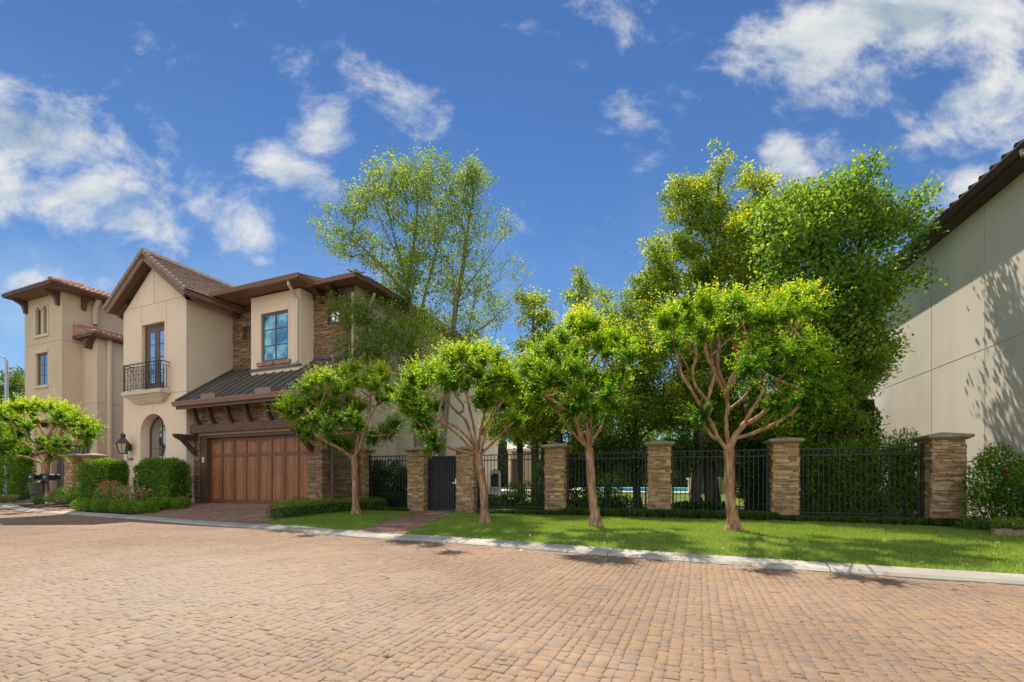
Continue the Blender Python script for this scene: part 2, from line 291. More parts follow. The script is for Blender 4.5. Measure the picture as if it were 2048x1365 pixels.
# ================================================================ world, sun, camera
def build_world():
    w = bpy.data.worlds.new('World'); SC.world = w; w.use_nodes = True; t = w.node_tree; t.nodes.clear()
    out = nd(t, 'ShaderNodeOutputWorld'); bg = nd(t, 'ShaderNodeBackground', i_Strength=.12); lk(t, bg.outputs[0], out.inputs[0])
    sky = nd(t, 'ShaderNodeTexSky', sky_type='NISHITA', sun_disc=False, sun_elevation=SUN_EL, sun_rotation=SUN_AZ, air_density=1.0, dust_density=.0, ozone_density=3.0, altitude=0)
    tc = nd(t, 'ShaderNodeTexCoord'); sep = nd(t, 'ShaderNodeSeparateXYZ'); lk(t, tc.outputs['Generated'], sep.inputs[0])
    ab = nd(t, 'ShaderNodeMath', operation='ABSOLUTE'); lk(t, sep.outputs['Y'], ab.inputs[0])
    mx = nd(t, 'ShaderNodeMath', operation='MAXIMUM', i_1=.12); lk(t, ab.outputs[0], mx.inputs[0])
    dx = nd(t, 'ShaderNodeMath', operation='DIVIDE'); lk(t, sep.outputs['X'], dx.inputs[0]); lk(t, mx.outputs[0], dx.inputs[1])
    dz = nd(t, 'ShaderNodeMath', operation='DIVIDE'); lk(t, sep.outputs['Z'], dz.inputs[0]); lk(t, mx.outputs[0], dz.inputs[1])
    cb = nd(t, 'ShaderNodeCombineXYZ'); lk(t, dx.outputs[0], cb.inputs[0]); lk(t, dz.outputs[0], cb.inputs[1]); p = cb.outputs[0]
    # banks of cloud: centre (measured on the sky behind the houses), half axes, tilt, weight
    blobs = [(60, 290, 330, 150, -22, 1.25), (210, 380, 330, 110, -12, 1.2), (30, 380, 250, 80, -5, 1.1), (420, 420, 200, 70, -25, 1.05), (330, 270, 150, 45, -42, .8), (600, 355, 150, 48, -32, .95),
             (545, 85, 165, 55, -50, .62), (650, 250, 85, 72, -20, 1.15), (800, 205, 190, 75, -42, .85), (770, 275, 75, 35, 0, .7), (525, 523, 42, 22, -10, .8), (150, 560, 190, 40, 0, .55),
             (1290, 35, 170, 75, -30, .8), (1280, 230, 150, 80, 0, .48), (1640, 80, 210, 150, -25, 1.25), (1880, 40, 300, 170, 0, 1.35), (1960, 190, 230, 120, 25, 1.2), (1840, 260, 170, 70, 20, .9),
             (1565, 315, 90, 80, 0, 1.0), (1740, 300, 200, 60, 0, .75), (1950, 370, 140, 60, 20, .9), (1430, 330, 260, 60, 0, .35), (2250, 200, 300, 300, 0, 1.2), (-250, 300, 300, 250, 0, 1.1), (900, -350, 700, 200, 0, .9), (1500, -500, 700, 250, 10, 1.0), (300, -500, 500, 260, 0, .9)]
    acc = None
    for bx, by, rx, ry, rot, wt in blobs:
        mp = nd(t, 'ShaderNodeMapping', vector_type='TEXTURE'); mp.inputs['Location'].default_value = ((bx - CX) / F, (HY - by) / F, 0)
        mp.inputs['Rotation'].default_value = (0, 0, R(rot)); mp.inputs['Scale'].default_value = (rx / F * 1.5, ry / F * 1.5, 1); lk(t, p, mp.inputs[0])
        ln = nd(t, 'ShaderNodeVectorMath', operation='LENGTH'); lk(t, mp.outputs[0], ln.inputs[0])
        mr = nd(t, 'ShaderNodeMapRange', interpolation_type='SMOOTHSTEP'); lk(t, ln.outputs['Value'], mr.inputs[0]); mr.inputs[1].default_value = 1.0; mr.inputs[2].default_value = 0.0; mr.inputs[4].default_value = wt
        if acc is None: acc = mr.outputs[0]
        else:
            a = nd(t, 'ShaderNodeMath', operation='MAXIMUM'); lk(t, acc, a.inputs[0]); lk(t, mr.outputs[0], a.inputs[1]); acc = a.outputs[0]
    back_fill = nd(t, 'ShaderNodeMapRange', interpolation_type='SMOOTHSTEP'); lk(t, sep.outputs['Y'], back_fill.inputs[0]); back_fill.inputs[1].default_value = .0; back_fill.inputs[2].default_value = -.45; back_fill.inputs[4].default_value = 1.0  # unseen cloud bank added behind the camera to brighten the shaded fronts
    a = nd(t, 'ShaderNodeMath', operation='MAXIMUM'); lk(t, acc, a.inputs[0]); lk(t, back_fill.outputs[0], a.inputs[1]); acc = a.outputs[0]
    mpn = nd(t, 'ShaderNodeMapping'); mpn.inputs['Rotation'].default_value = (0, 0, R(25)); mpn.inputs['Scale'].default_value = (1.0, 1.4, 1); lk(t, p, mpn.inputs[0])
    n1 = nd(t, 'ShaderNodeTexNoise', i_Scale=5.0, i_Detail=13, i_Roughness=.64, i_Distortion=.25); lk(t, mpn.outputs[0], n1.inputs['Vector'])
    mu = nd(t, 'ShaderNodeMath', operation='MULTIPLY_ADD', i_1=4.0, i_2=-2.12); lk(t, n1.outputs[0], mu.inputs[0])
    ad = nd(t, 'ShaderNodeMath', operation='ADD'); lk(t, mu.outputs[0], ad.inputs[0]); lk(t, acc, ad.inputs[1])
    den = nd(t, 'ShaderNodeMapRange', interpolation_type='SMOOTHSTEP'); lk(t, ad.outputs[0], den.inputs[0]); den.inputs[1].default_value = .18; den.inputs[2].default_value = 1.45; den.inputs[4].default_value = .95
    # thin veil
    n4 = nd(t, 'ShaderNodeTexNoise', i_Scale=2.0, i_Detail=8, i_Roughness=.55); lk(t, mpn.outputs[0], n4.inputs['Vector'])
    # cloud body: white tops, blue-grey thick parts
    n2 = nd(t, 'ShaderNodeTexNoise', i_Scale=3.4, i_Detail=7, i_Roughness=.5); mp2 = nd(t, 'ShaderNodeMapping'); mp2.inputs['Location'].default_value = (3.1, 1.95, 0); mp2.inputs['Scale'].default_value = (.8, 2.2, 1); lk(t, p, mp2.inputs[0]); lk(t, mp2.outputs[0], n2.inputs['Vector'])
    s2 = nd(t, 'ShaderNodeMath', operation='MULTIPLY_ADD', i_1=3.4, i_2=-2.25); lk(t, n2.outputs[0], s2.inputs[0])
    s3 = nd(t, 'ShaderNodeMath', operation='ADD'); lk(t, s2.outputs[0], s3.inputs[0]); lk(t, acc, s3.inputs[1])
    cc = ramp(t, [(.30, (.88, .88, .86)), (.72, (.66, .73, .76)), (1.0, (.46, .55, .62))], s3.outputs[0]).outputs[0]
    sc = nd(t, 'ShaderNodeVectorMath', operation='SCALE'); lk(t, cc, sc.inputs[0]); gn = nd(t, 'ShaderNodeMath', operation='MULTIPLY_ADD', i_1=CLOUD_GAIN * 1.6, i_2=CLOUD_GAIN); lk(t, back_fill.outputs[0], gn.inputs[0]); lk(t, gn.outputs[0], sc.inputs['Scale'])  # added bank behind the camera gets extra gain as fill light
    tint = mixc(t, 'MULTIPLY', 1.0, sky.outputs[0], SKY_TINT)
    hz = nd(t, 'ShaderNodeMapRange', interpolation_type='SMOOTHSTEP'); lk(t, sep.outputs['Z'], hz.inputs[0]); hz.inputs[1].default_value = .62; hz.inputs[2].default_value = .05; hz.inputs[4].default_value = .55
    vl = nd(t, 'ShaderNodeMapRange', interpolation_type='SMOOTHSTEP'); lk(t, n4.outputs[0], vl.inputs[0]); vl.inputs[1].default_value = .42; vl.inputs[2].default_value = .72
    vm = nd(t, 'ShaderNodeMath', operation='MULTIPLY'); lk(t, hz.outputs[0], vm.inputs[0]); lk(t, vl.outputs[0], vm.inputs[1])
    tint = mixc(t, 'MULTIPLY', 1.0, tint, ramp(t, [(.1, (1.08, 1.08, 1.05)), (.75, (.80, .84, .92))], sep.outputs['Z']).outputs[0])
    tint = mixc(t, 'MIX', vm.outputs[0], tint, (3.3, 4.1, 4.9))
    fin = mixc(t, 'MIX', den.outputs[0], tint, sc.outputs[0])
    # below the horizon: plain pale ground bounce
    lo = nd(t, 'ShaderNodeMapRange'); lk(t, sep.outputs['Z'], lo.inputs[0]); lo.inputs[1].default_value = -.02; lo.inputs[2].default_value = .0
    fin = mixc(t, 'MIX', lo.outputs[0], (1.8, 1.6, 1.3), fin)
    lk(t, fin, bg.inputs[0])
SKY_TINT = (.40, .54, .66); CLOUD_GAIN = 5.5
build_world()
sun = bpy.data.lights.new('sun', 'SUN'); sun.energy = 4.6; sun.angle = R(.53); sun.color = (1, .945, .85)
so = bpy.data.objects.new('sun', sun); COL.objects.link(so); so.rotation_euler = TO_SUN.to_track_quat('Z', 'Y').to_euler(); so.location = (0, 20, 40)
cam = bpy.data.cameras.new('camera'); co = bpy.data.objects.new('camera', cam); COL.objects.link(co)
co.location = (0, 0, HC); co.rotation_euler = (R(90), 0, 0); cam.sensor_width = 36; cam.lens = F / 2048 * 36; cam.shift_y = (HY - 682.5) / 2048; cam.clip_end = 3000; cam.clip_start = .05
SC.camera = co
SC.view_settings.view_transform = 'Standard'; SC.view_settings.look = 'None'; SC.view_settings.gamma = 1; SC.view_settings.exposure = 0.55
SC.cycles.max_bounces = 8; SC.cycles.transparent_max_bounces = 8; SC.cycles.use_denoising = True; SC.cycles.sample_clamp_indirect = 6

# ================================================================ ground shapes
KERB = [(-40, 33), (-30, 26.5), (-21.95, 19.6), (-16.8, 15.74), (-14.57, 14.63), (-11.05, 12.89), (-7.73, 11.07), (-6.17, 10.32), (-5.27, 9.95), (-2.74, 8.45), (-1.06, 7.72), (1.46, 6.35), (3.0, 5.58), (4.3, 4.94), (5.2, 4.55), (9, 2.75), (16, -.6), (30, -7)]
def catmull(pts, n=8):
    out = []; p = [Vector(q) for q in ([pts[0]] + list(pts) + [pts[-1]])]
    for i in range(1, len(p) - 2):
        for k in range(n):
            t = k / n; a, b, c, d = p[i - 1], p[i], p[i + 1], p[i + 2]
            out.append(.5 * ((2 * b) + (c - a) * t + (2 * a - 5 * b + 4 * c - d) * t * t + (3 * b - a - 3 * c + d) * t ** 3))
    out.append(p[-2]); return out
KC = catmull([Vector((x, y, 0)) for x, y in KERB], 10)
KX = np.array([p.x for p in KC]); KY = np.array([p.y for p in KC])
def kerb_y(x): return np.interp(x, KX, KY)
KW = .36                                            # kerb width
def off_line(d):
    o = []
    for i, p in enumerate(KC):
        t = (KC[min(i + 1, len(KC) - 1)] - KC[max(i - 1, 0)]).normalized(); n = Vector((-t.y, t.x, 0)); o.append(p + n * d)
    return o
IN = off_line(KW); INX = np.array([p.x for p in IN]); INY = np.array([p.y for p in IN])
def in_y(x): return np.interp(x, INX, INY)
def sm(t): t = max(0.0, min(1.0, t)); return t * t * (3 - 2 * t)
def fence_y(x): return 15.05 - .338 * (x + 3.03)
def zt(x, y):
    d = y - float(kerb_y(x)); z = .052
    z += .2 * sm((-x - 3.5) / 4) * sm((d - .3) / 3.6)
    z += .025 * sm((d - .5) / 4)
    z += .40 * sm((y - fence_y(x) - .8) / 6.5) * sm((x + 3.6) / 2.0)
    return z
def sheet(name, outline, mat, dz=0.0, step=.6, zf=zt, kind='structure', inner=True):
    """a ground sheet that follows the terrain"""
    xs = [p[0] for p in outline]; ys = [p[1] for p in outline]
    V = [Vector(p) for p in outline]; n = len(V); E = [(i, (i + 1) % n) for i in range(n)]
    def inside(x, y):
        c = False; j = n - 1
        for i in range(n):
            if (V[i].y > y) != (V[j].y > y) and x < (V[j].x - V[i].x) * (y - V[i].y) / (V[j].y - V[i].y) + V[i].x: c = not c
            j = i
        return c
    if inner:
        x = min(xs) + step * .5
        while x < max(xs):
            y = min(ys) + step * .5
            while y < max(ys):
                if inside(x, y): V.append(Vector((x, y)))
                y += step
            x += step
    vs, _, fs, *_r = delaunay_2d_cdt(V, E, [tuple(range(n))], 1, 1e-4)
    me = bpy.data.meshes.new(name); me.from_pydata([(p.x, p.y, zf(p.x, p.y) + dz) for p in vs], [], [tuple(f) for f in fs]); me.materials.append(mat); me.update()
    for pl in me.polygons:
        if pl.normal.z < 0: pl.flip()
    me.polygons.foreach_set('use_smooth', [True] * len(me.polygons))
    return tag(link(name, me), kind=kind), inside
def kline(x0, x1, n=16, line=(INX, INY), extra=0.0): return [(x, float(np.interp(x, *line)) + extra) for x in np.linspace(x0, x1, n)]

# far ground to the horizon
g = MB()
ring = [(-1500, -1500), (1500, -1500), (1500, 1500), (-1500, 1500)]
g.poly([(x, y, -.12) for x, y in ring]); tag(g.build('ground', GROUND), kind='structure')
# plot soil (everything behind the kerb, near field)
sheet('terrain', kline(-38, 28, 60) + [(28, 62), (-38, 62)], SOIL, dz=-.03, step=1.2)
# road bed
rb = MB(); xs = np.linspace(-38, 28, 80)
for a, b in zip(xs[:-1], xs[1:]): rb.poly([(a, -14, -.0065), (b, -14, -.0065), (b, float(kerb_y(b)) + .02, -.0065), (a, float(kerb_y(a)) + .02, -.0065)])
tag(rb.build('road_bed', SAND), kind='structure')
# kerb in cast lengths
kb = MB(); acc = 0; seg = []; lines = [(0, -.02), (.0, .006), (.05, .034), (.30, .052), (KW, .056), (KW, -.03)]
cum = [0]
for a, b in zip(KC[:-1], KC[1:]): cum.append(cum[-1] + (b - a).length)
def kp(s):
    i = int(np.searchsorted(cum, s)) - 1; i = max(0, min(len(KC) - 2, i)); t = (s - cum[i]) / max(1e-6, cum[i + 1] - cum[i]); p = KC[i].lerp(KC[i + 1], t)
    ta = (KC[min(i + 2, len(KC) - 1)] - KC[max(i - 1, 0)]).normalized(); return p, Vector((-ta.y, ta.x, 0))
s = 0.0
while s < cum[-1] - .1:
    L = min(2.6, cum[-1] - s) - .012; k = 8; rows = []
    dzz = random.uniform(-.003, .003)
    for q in range(k + 1):
        p, n = kp(s + L * q / k); wob = .006 * math.sin((s + L * q / k) * 5.3) + .004 * math.sin((s + L * q / k) * 13)
        rows.append([p + n * (d + (wob if j in (1, 2) else 0)) + Vector((0, 0, z + dzz)) for j, (d, z) in enumerate(lines)])
    i0 = len(kb.v)
    for r_ in rows: kb.v += [tuple(p) for p in r_]
    w_ = len(lines)
    for q in range(k):
        for j in range(w_ - 1): kb.f.append((i0 + q * w_ + j, i0 + (q + 1) * w_ + j, i0 + (q + 1) * w_ + j + 1, i0 + q * w_ + j + 1)); kb.m.append(0)
    kb.f.append(tuple(i0 + j for j in range(w_))); kb.m.append(0); kb.f.append(tuple(i0 + k * w_ + j for j in range(w_))[::-1]); kb.m.append(0)
    s += 2.6
tag(kb.build('kerb', CONCRETE), kind='structure')

def pavers(name, mat, keep, x0, x1, y0, y1, deg, wid, lens, zf, gap=.006, chamf=.0072):
    """tumbled concrete setts in courses; keep(x, y) says where"""
    a = R(deg); U = np.array((math.cos(a), -math.sin(a))); W = np.array((math.sin(a), math.cos(a)))
    cs = np.array([(x, y) for x in (x0, x1) for y in (y0, y1)]); us, ws = cs @ U, cs @ W
    rec = []; u = us.min()
    rng = np.random.default_rng(len(name) * 13)
    while u < us.max():
        w = ws.min() + rng.random() * .2
        cw = wid * rng.choice([.78, 1.0, 1.0, 1.2, 1.5])
        while w < ws.max():
            L = rng.choice(lens)
            if cw > wid * 1.4 and rng.random() < .55: L = lens[0] * 1.3
            if cw > wid * 1.4 and rng.random() < .3:
                for q in (.25, .75):
                    c = U * (u + cw * q) + W * (w + L / 2)
                    if x0 < c[0] < x1 and y0 < c[1] < y1: rec.append((c[0], c[1], cw / 2, L))
                w += L; continue
            c = U * (u + cw / 2) + W * (w + L / 2)
            if x0 < c[0] < x1 and y0 < c[1] < y1: rec.append((c[0], c[1], cw, L))
            w += L
        u += cw
    rec = np.array(rec); rec = rec[keep(rec[:, 0], rec[:, 1])]
    n = len(rec); hw = rec[:, 2] / 2 - gap / 2; hl = rec[:, 3] / 2 - gap / 2
    ch = chamf
    sx = np.array([-1, 1, 1, 1, 1, -1, -1, -1.]); sy = np.array([-1, -1, -1, 1, 1, 1, 1, -1.])
    cx = np.array([1, 1, 0, 0, 1, 1, 0, 0.]); cy = np.array([0, 0, 1, 1, 0, 0, 1, 1.])
    jit = rng.normal(0, .003, (n, 8, 2)); ang = rng.normal(0, .025, n)
    def ringp(inset):
        lx = sx * ((hw - inset)[:, None] - ch * cx) + jit[:, :, 0]; ly = sy * ((hl - inset)[:, None] - ch * cy) + jit[:, :, 1]
        ca, sa = np.cos(ang)[:, None], np.sin(ang)[:, None]
        lx, ly = lx * ca - ly * sa, lx * sa + ly * ca
        return rec[:, 0:1] + lx * U[0] + ly * W[0], rec[:, 1:2] + lx * U[1] + ly * W[1], lx, ly
    X0, Y0, lx, ly = ringp(0.0); X1, Y1, lx1, ly1 = ringp(.0032)
    zb = np.array([zf(x, y) for x, y in rec[:, :2]]) if zf else np.zeros(n)
    slx = np.zeros(n); sly = np.zeros(n)
    if zf:
        e = .05; slx = np.array([(zf(x + e, y) - zf(x - e, y)) / (2 * e) for x, y in rec[:, :2]]); sly = np.array([(zf(x, y + e) - zf(x, y - e)) / (2 * e) for x, y in rec[:, :2]])
    h = rng.normal(0, .0011, n); tx, ty = rng.normal(0, .010, n), rng.normal(0, .010, n)
    Z0 = zb[:, None] + (X0 - rec[:, 0:1]) * slx[:, None] + (Y0 - rec[:, 1:2]) * sly[:, None] - .0032
    Z1 = zb[:, None] + (X1 - rec[:, 0:1]) * slx[:, None] + (Y1 - rec[:, 1:2]) * sly[:, None] + h[:, None] + lx1 * tx[:, None] + ly1 * ty[:, None]
    V = np.concatenate([np.stack([X0, Y0, Z0], 2), np.stack([X1, Y1, Z1], 2)], 1).reshape(-1, 3)
    k = np.arange(8); k2 = (k + 1) % 8
    one = np.concatenate([np.stack([k, k2, k2 + 8, k + 8], 1).ravel(), k + 8])
    loops = (one[None, :] + (np.arange(n) * 16)[:, None]).ravel(); sizes = np.tile(np.array([4] * 8 + [8]), n)
    return tag(link(name, np_mesh(name, V, loops, sizes, mat)), kind='structure')
def on_road(x, y):
    d = kerb_y(x) - y
    vis = (np.abs(x) < 1.22 * np.maximum(y, 0) + 2.2)
    return (d > .035) & vis
pavers('road', PAVER, on_road, -26, 9, .9, 21, 22.3, .078, [.048, .07, .08, .09, .105, .13], None, gap=.003)

# driveway, gate walk, neighbour's drive
DRIVE = [(-11.2, 16.4), (-11.08, 13.25)] + kline(-10.9, -5.95, 14) + [(-6.05, 14.3)]
sheet('driveway_base', DRIVE, SAND, dz=-.006)
def poly_keep(poly, inset=0):
    vx = np.array([p[0] for p in poly]); vy = np.array([p[1] for p in poly]); n = len(poly)
    def f(x, y):
        c = np.zeros(len(x), bool); j = n - 1
        for i in range(n):
            cr = ((vy[i] > y) != (vy[j] > y)) & (x < (vx[j] - vx[i]) * (y - vy[i]) / (vy[j] - vy[i] + 1e-12) + vx[i]); c ^= cr; j = i
        return c
    return f
pavers('driveway', DRIVE_PAVER, poly_keep(DRIVE), -12, -5, 9.5, 17, 22.3, .10, [.1, .13, .16, .2], lambda x, y: zt(x, y) + .008)
WALK = kline(-3.12, -2.02, 5) + [(-1.75, 14.2), (-1.70, 15.4), (-2.85, 15.6), (-3.0, 14.4)]
sheet('walkway_base', WALK, SAND, dz=-.006)
pavers('walkway', DRIVE_PAVER, poly_keep(WALK), -3.6, -1.5, 8, 15.7, 0, .10, [.1, .13, .16, .2], lambda x, y: zt(x, y) + .008)
NDRIVE = kline(-24, -20.2, 6) + [(-19.9, 20.6), (-18.2, 21.5), (-17.6, 24), (-26, 27.2)]
sheet('neighbour_driveway_base', NDRIVE, SAND, dz=-.006)
pavers('neighbour_driveway', DRIVE_PAVER, poly_keep(NDRIVE), -27, -17, 17, 28, 22.3, .12, [.12, .16, .2, .24], lambda x, y: zt(x, y) + .008)
PATH2 = kline(-18.9, -13.4, 10) + [(-14.6, 15.35), (-16.2, 16.6), (-18.2, 17.6)]
sheet('side_path_base', PATH2, SAND, dz=-.006)
pavers('side_path', DRIVE_PAVER, poly_keep(PATH2), -20, -13, 13, 19, 22.3, .12, [.12, .16, .2, .24], lambda x, y: zt(x, y) + .008)

# lawns
LAWN1 = kline(-5.9, -3.12, 10) + [(-3.02, 14.2), (-4.6, 14.5), (-5.2, 12.9), (-5.75, 11.7)]
LAWN2 = kline(-2.0, 6.2, 26) + [(8.6, 5.4), (9.4, 7.6), (8.9, 9.6), (6.95, 10.75), (4.1, 11.7), (1.3, 12.75), (-1.0, 13.7), (-1.72, 14.0)]
GR = []
for nm, lw in (('lawn_strip', LAWN1), ('lawn', LAWN2)):
    _, ins = sheet(nm, lw, LAWNBASE, dz=.0, step=.35); GR.append((lw, ins))
YARD = [(-1.6, 17.5), (3, 16.5), (8.5, 14.6), (14, 20), (14, 24), (0, 25), (-1.8, 22)]
sheet('back_lawn', YARD, LAWNBASE, dz=.004)
def grass(name, polys, n_per, hmin, hmax, mat, seed, wd=.0045, lean=.5):
    rng = np.random.default_rng(seed); V = []; tone = []
    for poly, dens in polys:
        xs = np.array([p[0] for p in poly]); ys = np.array([p[1] for p in poly]); ar = (xs.max() - xs.min()) * (ys.max() - ys.min()); n = int(ar * n_per * dens)
        x = rng.uniform(xs.min(), xs.max(), n); y = rng.uniform(ys.min(), ys.max(), n); k = poly_keep(poly)(x, y); x, y = x[k], y[k]; n = len(x)
        z = np.array([zt(a, b) for a, b in zip(x, y)])
        an = rng.uniform(0, 2 * np.pi, n); h = rng.uniform(hmin, hmax, n); la = rng.uniform(0, 2 * np.pi, n); lm = h * rng.random(n) * lean
        w = wd * rng.uniform(.7, 1.3, n)
        a = np.stack([x - np.cos(an) * w, y - np.sin(an) * w, z - .004], 1); b = np.stack([x + np.cos(an) * w, y + np.sin(an) * w, z - .004], 1)
        c = np.stack([x + np.cos(la) * lm, y + np.sin(la) * lm, z + h], 1); V.append(np.stack([a, b, c], 1).reshape(-1, 3))
        pat = .5 + .25 * np.sin(x * 1.9 + np.sin(y * 1.3)) * np.sin(y * 2.3 + x)
        tone.append(np.clip(rng.normal(.5, .2, n) + (pat - .5) * .5, 0, 1))
    V = np.concatenate(V); tone = np.concatenate(tone); n = len(V) // 3
    o = link(name, np_mesh(name, V, np.arange(n * 3), np.full(n, 3), mat, tone=tone)); return tag(o, kind='stuff')
tag(grass('grass', [(LAWN1, 1), (LAWN2, 1)], 2900, .022, .05, L_GRASS, 5), 'short bright green lawn grass between the kerb and the fence', 'grass')
tag(grass('back_grass', [(YARD, 1)], 260, .03, .07, L_GRASS, 6, wd=.012), 'sunlit lawn grass beyond the iron fence by the pool', 'grass')
# fallen leaves
rng = np.random.default_rng(3); V = []; tn = []
for _ in range(420):
    x = rng.uniform(-6, 8.5); y = rng.uniform(4.4, 11); dk = y - float(kerb_y(x)); road = -.35 < dk < -.03 and rng.random() < .8
    if not road and not GR[1][1](x, y): continue
    if not road and rng.random() < .6: continue
    z = .006 if road else zt(x, y) + .045; r = rng.uniform(.018, .04); a = rng.uniform(0, 6.28); d = np.array((math.cos(a), math.sin(a), rng.uniform(-.3, .3))) * r; e = np.array((-math.sin(a), math.cos(a), rng.uniform(-.4, .4))) * r * .5; c = np.array((x, y, z))
    V += [c - d, c + e, c + d, c - e]; tn.append(rng.random())
L_DRY = LEAF('dry_leaf', (.35, .25, .1), (.5, .42, .2), (.6, .55, .35), .2)
tag(link('fallen_leaves', np_mesh('fallen_leaves', V, np.arange(len(V)), np.full(len(V) // 4, 4), L_DRY, tone=tn)), 'pale dry leaves scattered on the green lawn', 'fallen leaves', kind='stuff')
# pool
pool = [(9.0 + 5.2 * math.cos(a) * (1 + .12 * math.cos(3 * a)), 27.0 + 6.0 * math.sin(a)) for a in np.linspace(0, 2 * math.pi, 40, endpoint=False)]
deck = [(9.0 + (5.2 * (1 + .12 * math.cos(3 * a)) + 1.4) * math.cos(a), 27.0 + 7.9 * math.sin(a)) for a in np.linspace(0, 2 * math.pi, 40, endpoint=False)]
WATER = M('pool_water', [(.02, .36, .46), (.05, .46, .55)], nscale=1.5, rough=.08, spec=.5, bump=.12, bscale=4, bdist=.02)
dm = MB(); dm.wall(lambda a, b, d: Vector((a, b, .55)), deck, [pool]); 
for k in range(40):
    a, b = deck[k], deck[(k + 1) % 40]; dm.poly([(a[0], a[1], .3), (b[0], b[1], .3), (b[0], b[1], .55), (a[0], a[1], .55)])
tag(dm.build('pool_deck', PAVESTONE), kind='structure')
wm = MB(); wm.poly([(x, y, .50) for x, y in pool])
for k in range(40):
    a, b = pool[k], pool[(k + 1) % 40]; wm.poly([(a[0], a[1], .49), (b[0], b[1], .49), (b[0], b[1], .56), (a[0], a[1], .56)])
tag(wm.build('pool_water', WATER), kind='structure')
sheet('patio', [(-2.4, 16.9), (1.2, 18.4), (3.2, 21.5), (3.8, 26), (1.5, 30), (-3.5, 30), (-1.5, 22)], PAVESTONE, dz=.02)
# ================================================================ building helpers
def ledger(mb, fn, w, h, holes=(), seed=0, cmin=.04, cmax=.085, lmin=.14, lmax=.46, dmin=.01, dmax=.05, back=.04):
    """dry-stacked ledger stone on a plane: fn(a, b, d) with d outwards"""
    rg = random.Random(seed); z = 0.0
    while z < h - .005:
        c = min(rg.uniform(cmin, cmax), h - z); 
        if h - z - c < .02: c = h - z
        x = -rg.uniform(0, .1)
        while x < w - .005:
            L = rg.uniform(lmin, lmax); x0, x1 = max(0, x), min(w, x + L)
            if w - x1 < .05: x1 = w; L = w - x
            parts = [(x0, x1)]
            for (a0, a1, b0, b1) in holes:
                if z < b1 and z + c > b0:
                    q = []
                    for p0, p1 in parts:
                        if p1 <= a0 or p0 >= a1: q.append((p0, p1)); continue
                        if p0 < a0: q.append((p0, a0))
                        if p1 > a1: q.append((a1, p1))
                    parts = q
            for p0, p1 in parts:
                if p1 - p0 < .02: continue
                rows = [(z, z + c)] if c < .06 or rg.random() < .6 else [(z, z + c * .5), (z + c * .5, z + c)]
                for r0, r1 in rows:
                    d = rg.uniform(dmin, dmax); g = .0025
                    o = fn(p0 + g, r0 + g, -back); mb.box(o, fn(p1 - g, r0 + g, -back) - o, fn(p0 + g, r1 - g, -back) - o, fn(p0 + g, r0 + g, d) - o)
                    # chipped front: nudge the outer corners
                    for q in range(len(mb.v) - 8, len(mb.v)):
                        v = mb.v[q]; mb.v[q] = (v[0] + rg.gauss(0, .0035), v[1] + rg.gauss(0, .0035), v[2] + rg.gauss(0, .003))
            x += L
        z += c
def rect(a0, a1, b0, b1): return [(a0, b0), (a1, b0), (a1, b1), (a0, b1)]
def arch(a0, a1, b0, spring, n=14, rise=None):
    r = (a1 - a0) / 2; rz = rise or r; return [(a0, b0), (a1, b0)] + [((a0 + a1) / 2 + r * math.cos(t), spring + rz * math.sin(t)) for t in np.linspace(0, math.pi, n)]
def window(parent, fr, u0, u1, z0, z1, v, cols, rows, fmat, gmat, fw=.055, mw=.022, name='window', archtop=None):
    """frame + pane at depth v (v grows inwards)"""
    mb = MB(); t = .05
    if archtop is None:
        mb.fbox(fr, u0, u0 + fw, v, v + t, z0, z1); mb.fbox(fr, u1 - fw, u1, v, v + t, z0, z1)
        mb.fbox(fr, u0 + fw, u1 - fw, v, v + t, z0, z0 + fw); mb.fbox(fr, u0 + fw, u1 - fw, v, v + t, z1 - fw, z1)
        top = lambda u: z1 - fw
    else:
        r = (u1 - u0) / 2; uc = (u0 + u1) / 2; sp, rise = archtop
        mb.fbox(fr, u0, u0 + fw, v, v + t, z0, sp); mb.fbox(fr, u1 - fw, u1, v, v + t, z0, sp); mb.fbox(fr, u0 + fw, u1 - fw, v, v + t, z0, z0 + fw)
        an = np.linspace(0, math.pi, 17)
        for a, b in zip(an[:-1], an[1:]):
            q = [(uc + r * math.cos(a), sp + rise * math.sin(a)), (uc + r * math.cos(b), sp + rise * math.sin(b)), (uc + (r - fw) * math.cos(b), sp + (rise - fw) * math.sin(b)), (uc + (r - fw) * math.cos(a), sp + (rise - fw) * math.sin(a))]
            mb.prism([fr.pt(x, v, z) for x, z in q], fr.v * t)
        top = lambda u: sp + (rise - fw) * math.sqrt(max(0, 1 - ((u - uc) / (r - fw + 1e-6)) ** 2))
    for c in range(1, cols):
        u = u0 + (u1 - u0) * c / cols; w = fw * .55 if cols == 2 else mw / 2
        mb.fbox(fr, u - w / 1.6, u + w / 1.6, v + .004, v + t - .004, z0 + fw, top(u))
    zt_ = z1 if archtop is None else archtop[0] + archtop[1]
    for r_ in range(1, rows):
        z = z0 + (zt_ - z0) * r_ / rows
        if archtop is not None and z > archtop[0]: continue
        mb.fbox(fr, u0 + fw, u1 - fw, v + .008, v + t - .008, z - mw / 2, z + mw / 2)
    f = mb.build(name, fmat, parent)
    pm = MB()
    if archtop is None: pm.fbox(fr, u0 + fw * .5, u1 - fw * .5, v + .02, v + .032, z0 + fw * .5, z1 - fw * .5)
    else: pm.prism([fr.pt(a, v + .02, b) for a, b in arch(u0 + fw * .5, u1 - fw * .5, z0 + fw * .5, archtop[0], 16, archtop[1] - fw * .5)], fr.v * .012)
    pm.build('pane', gmat, f); return f
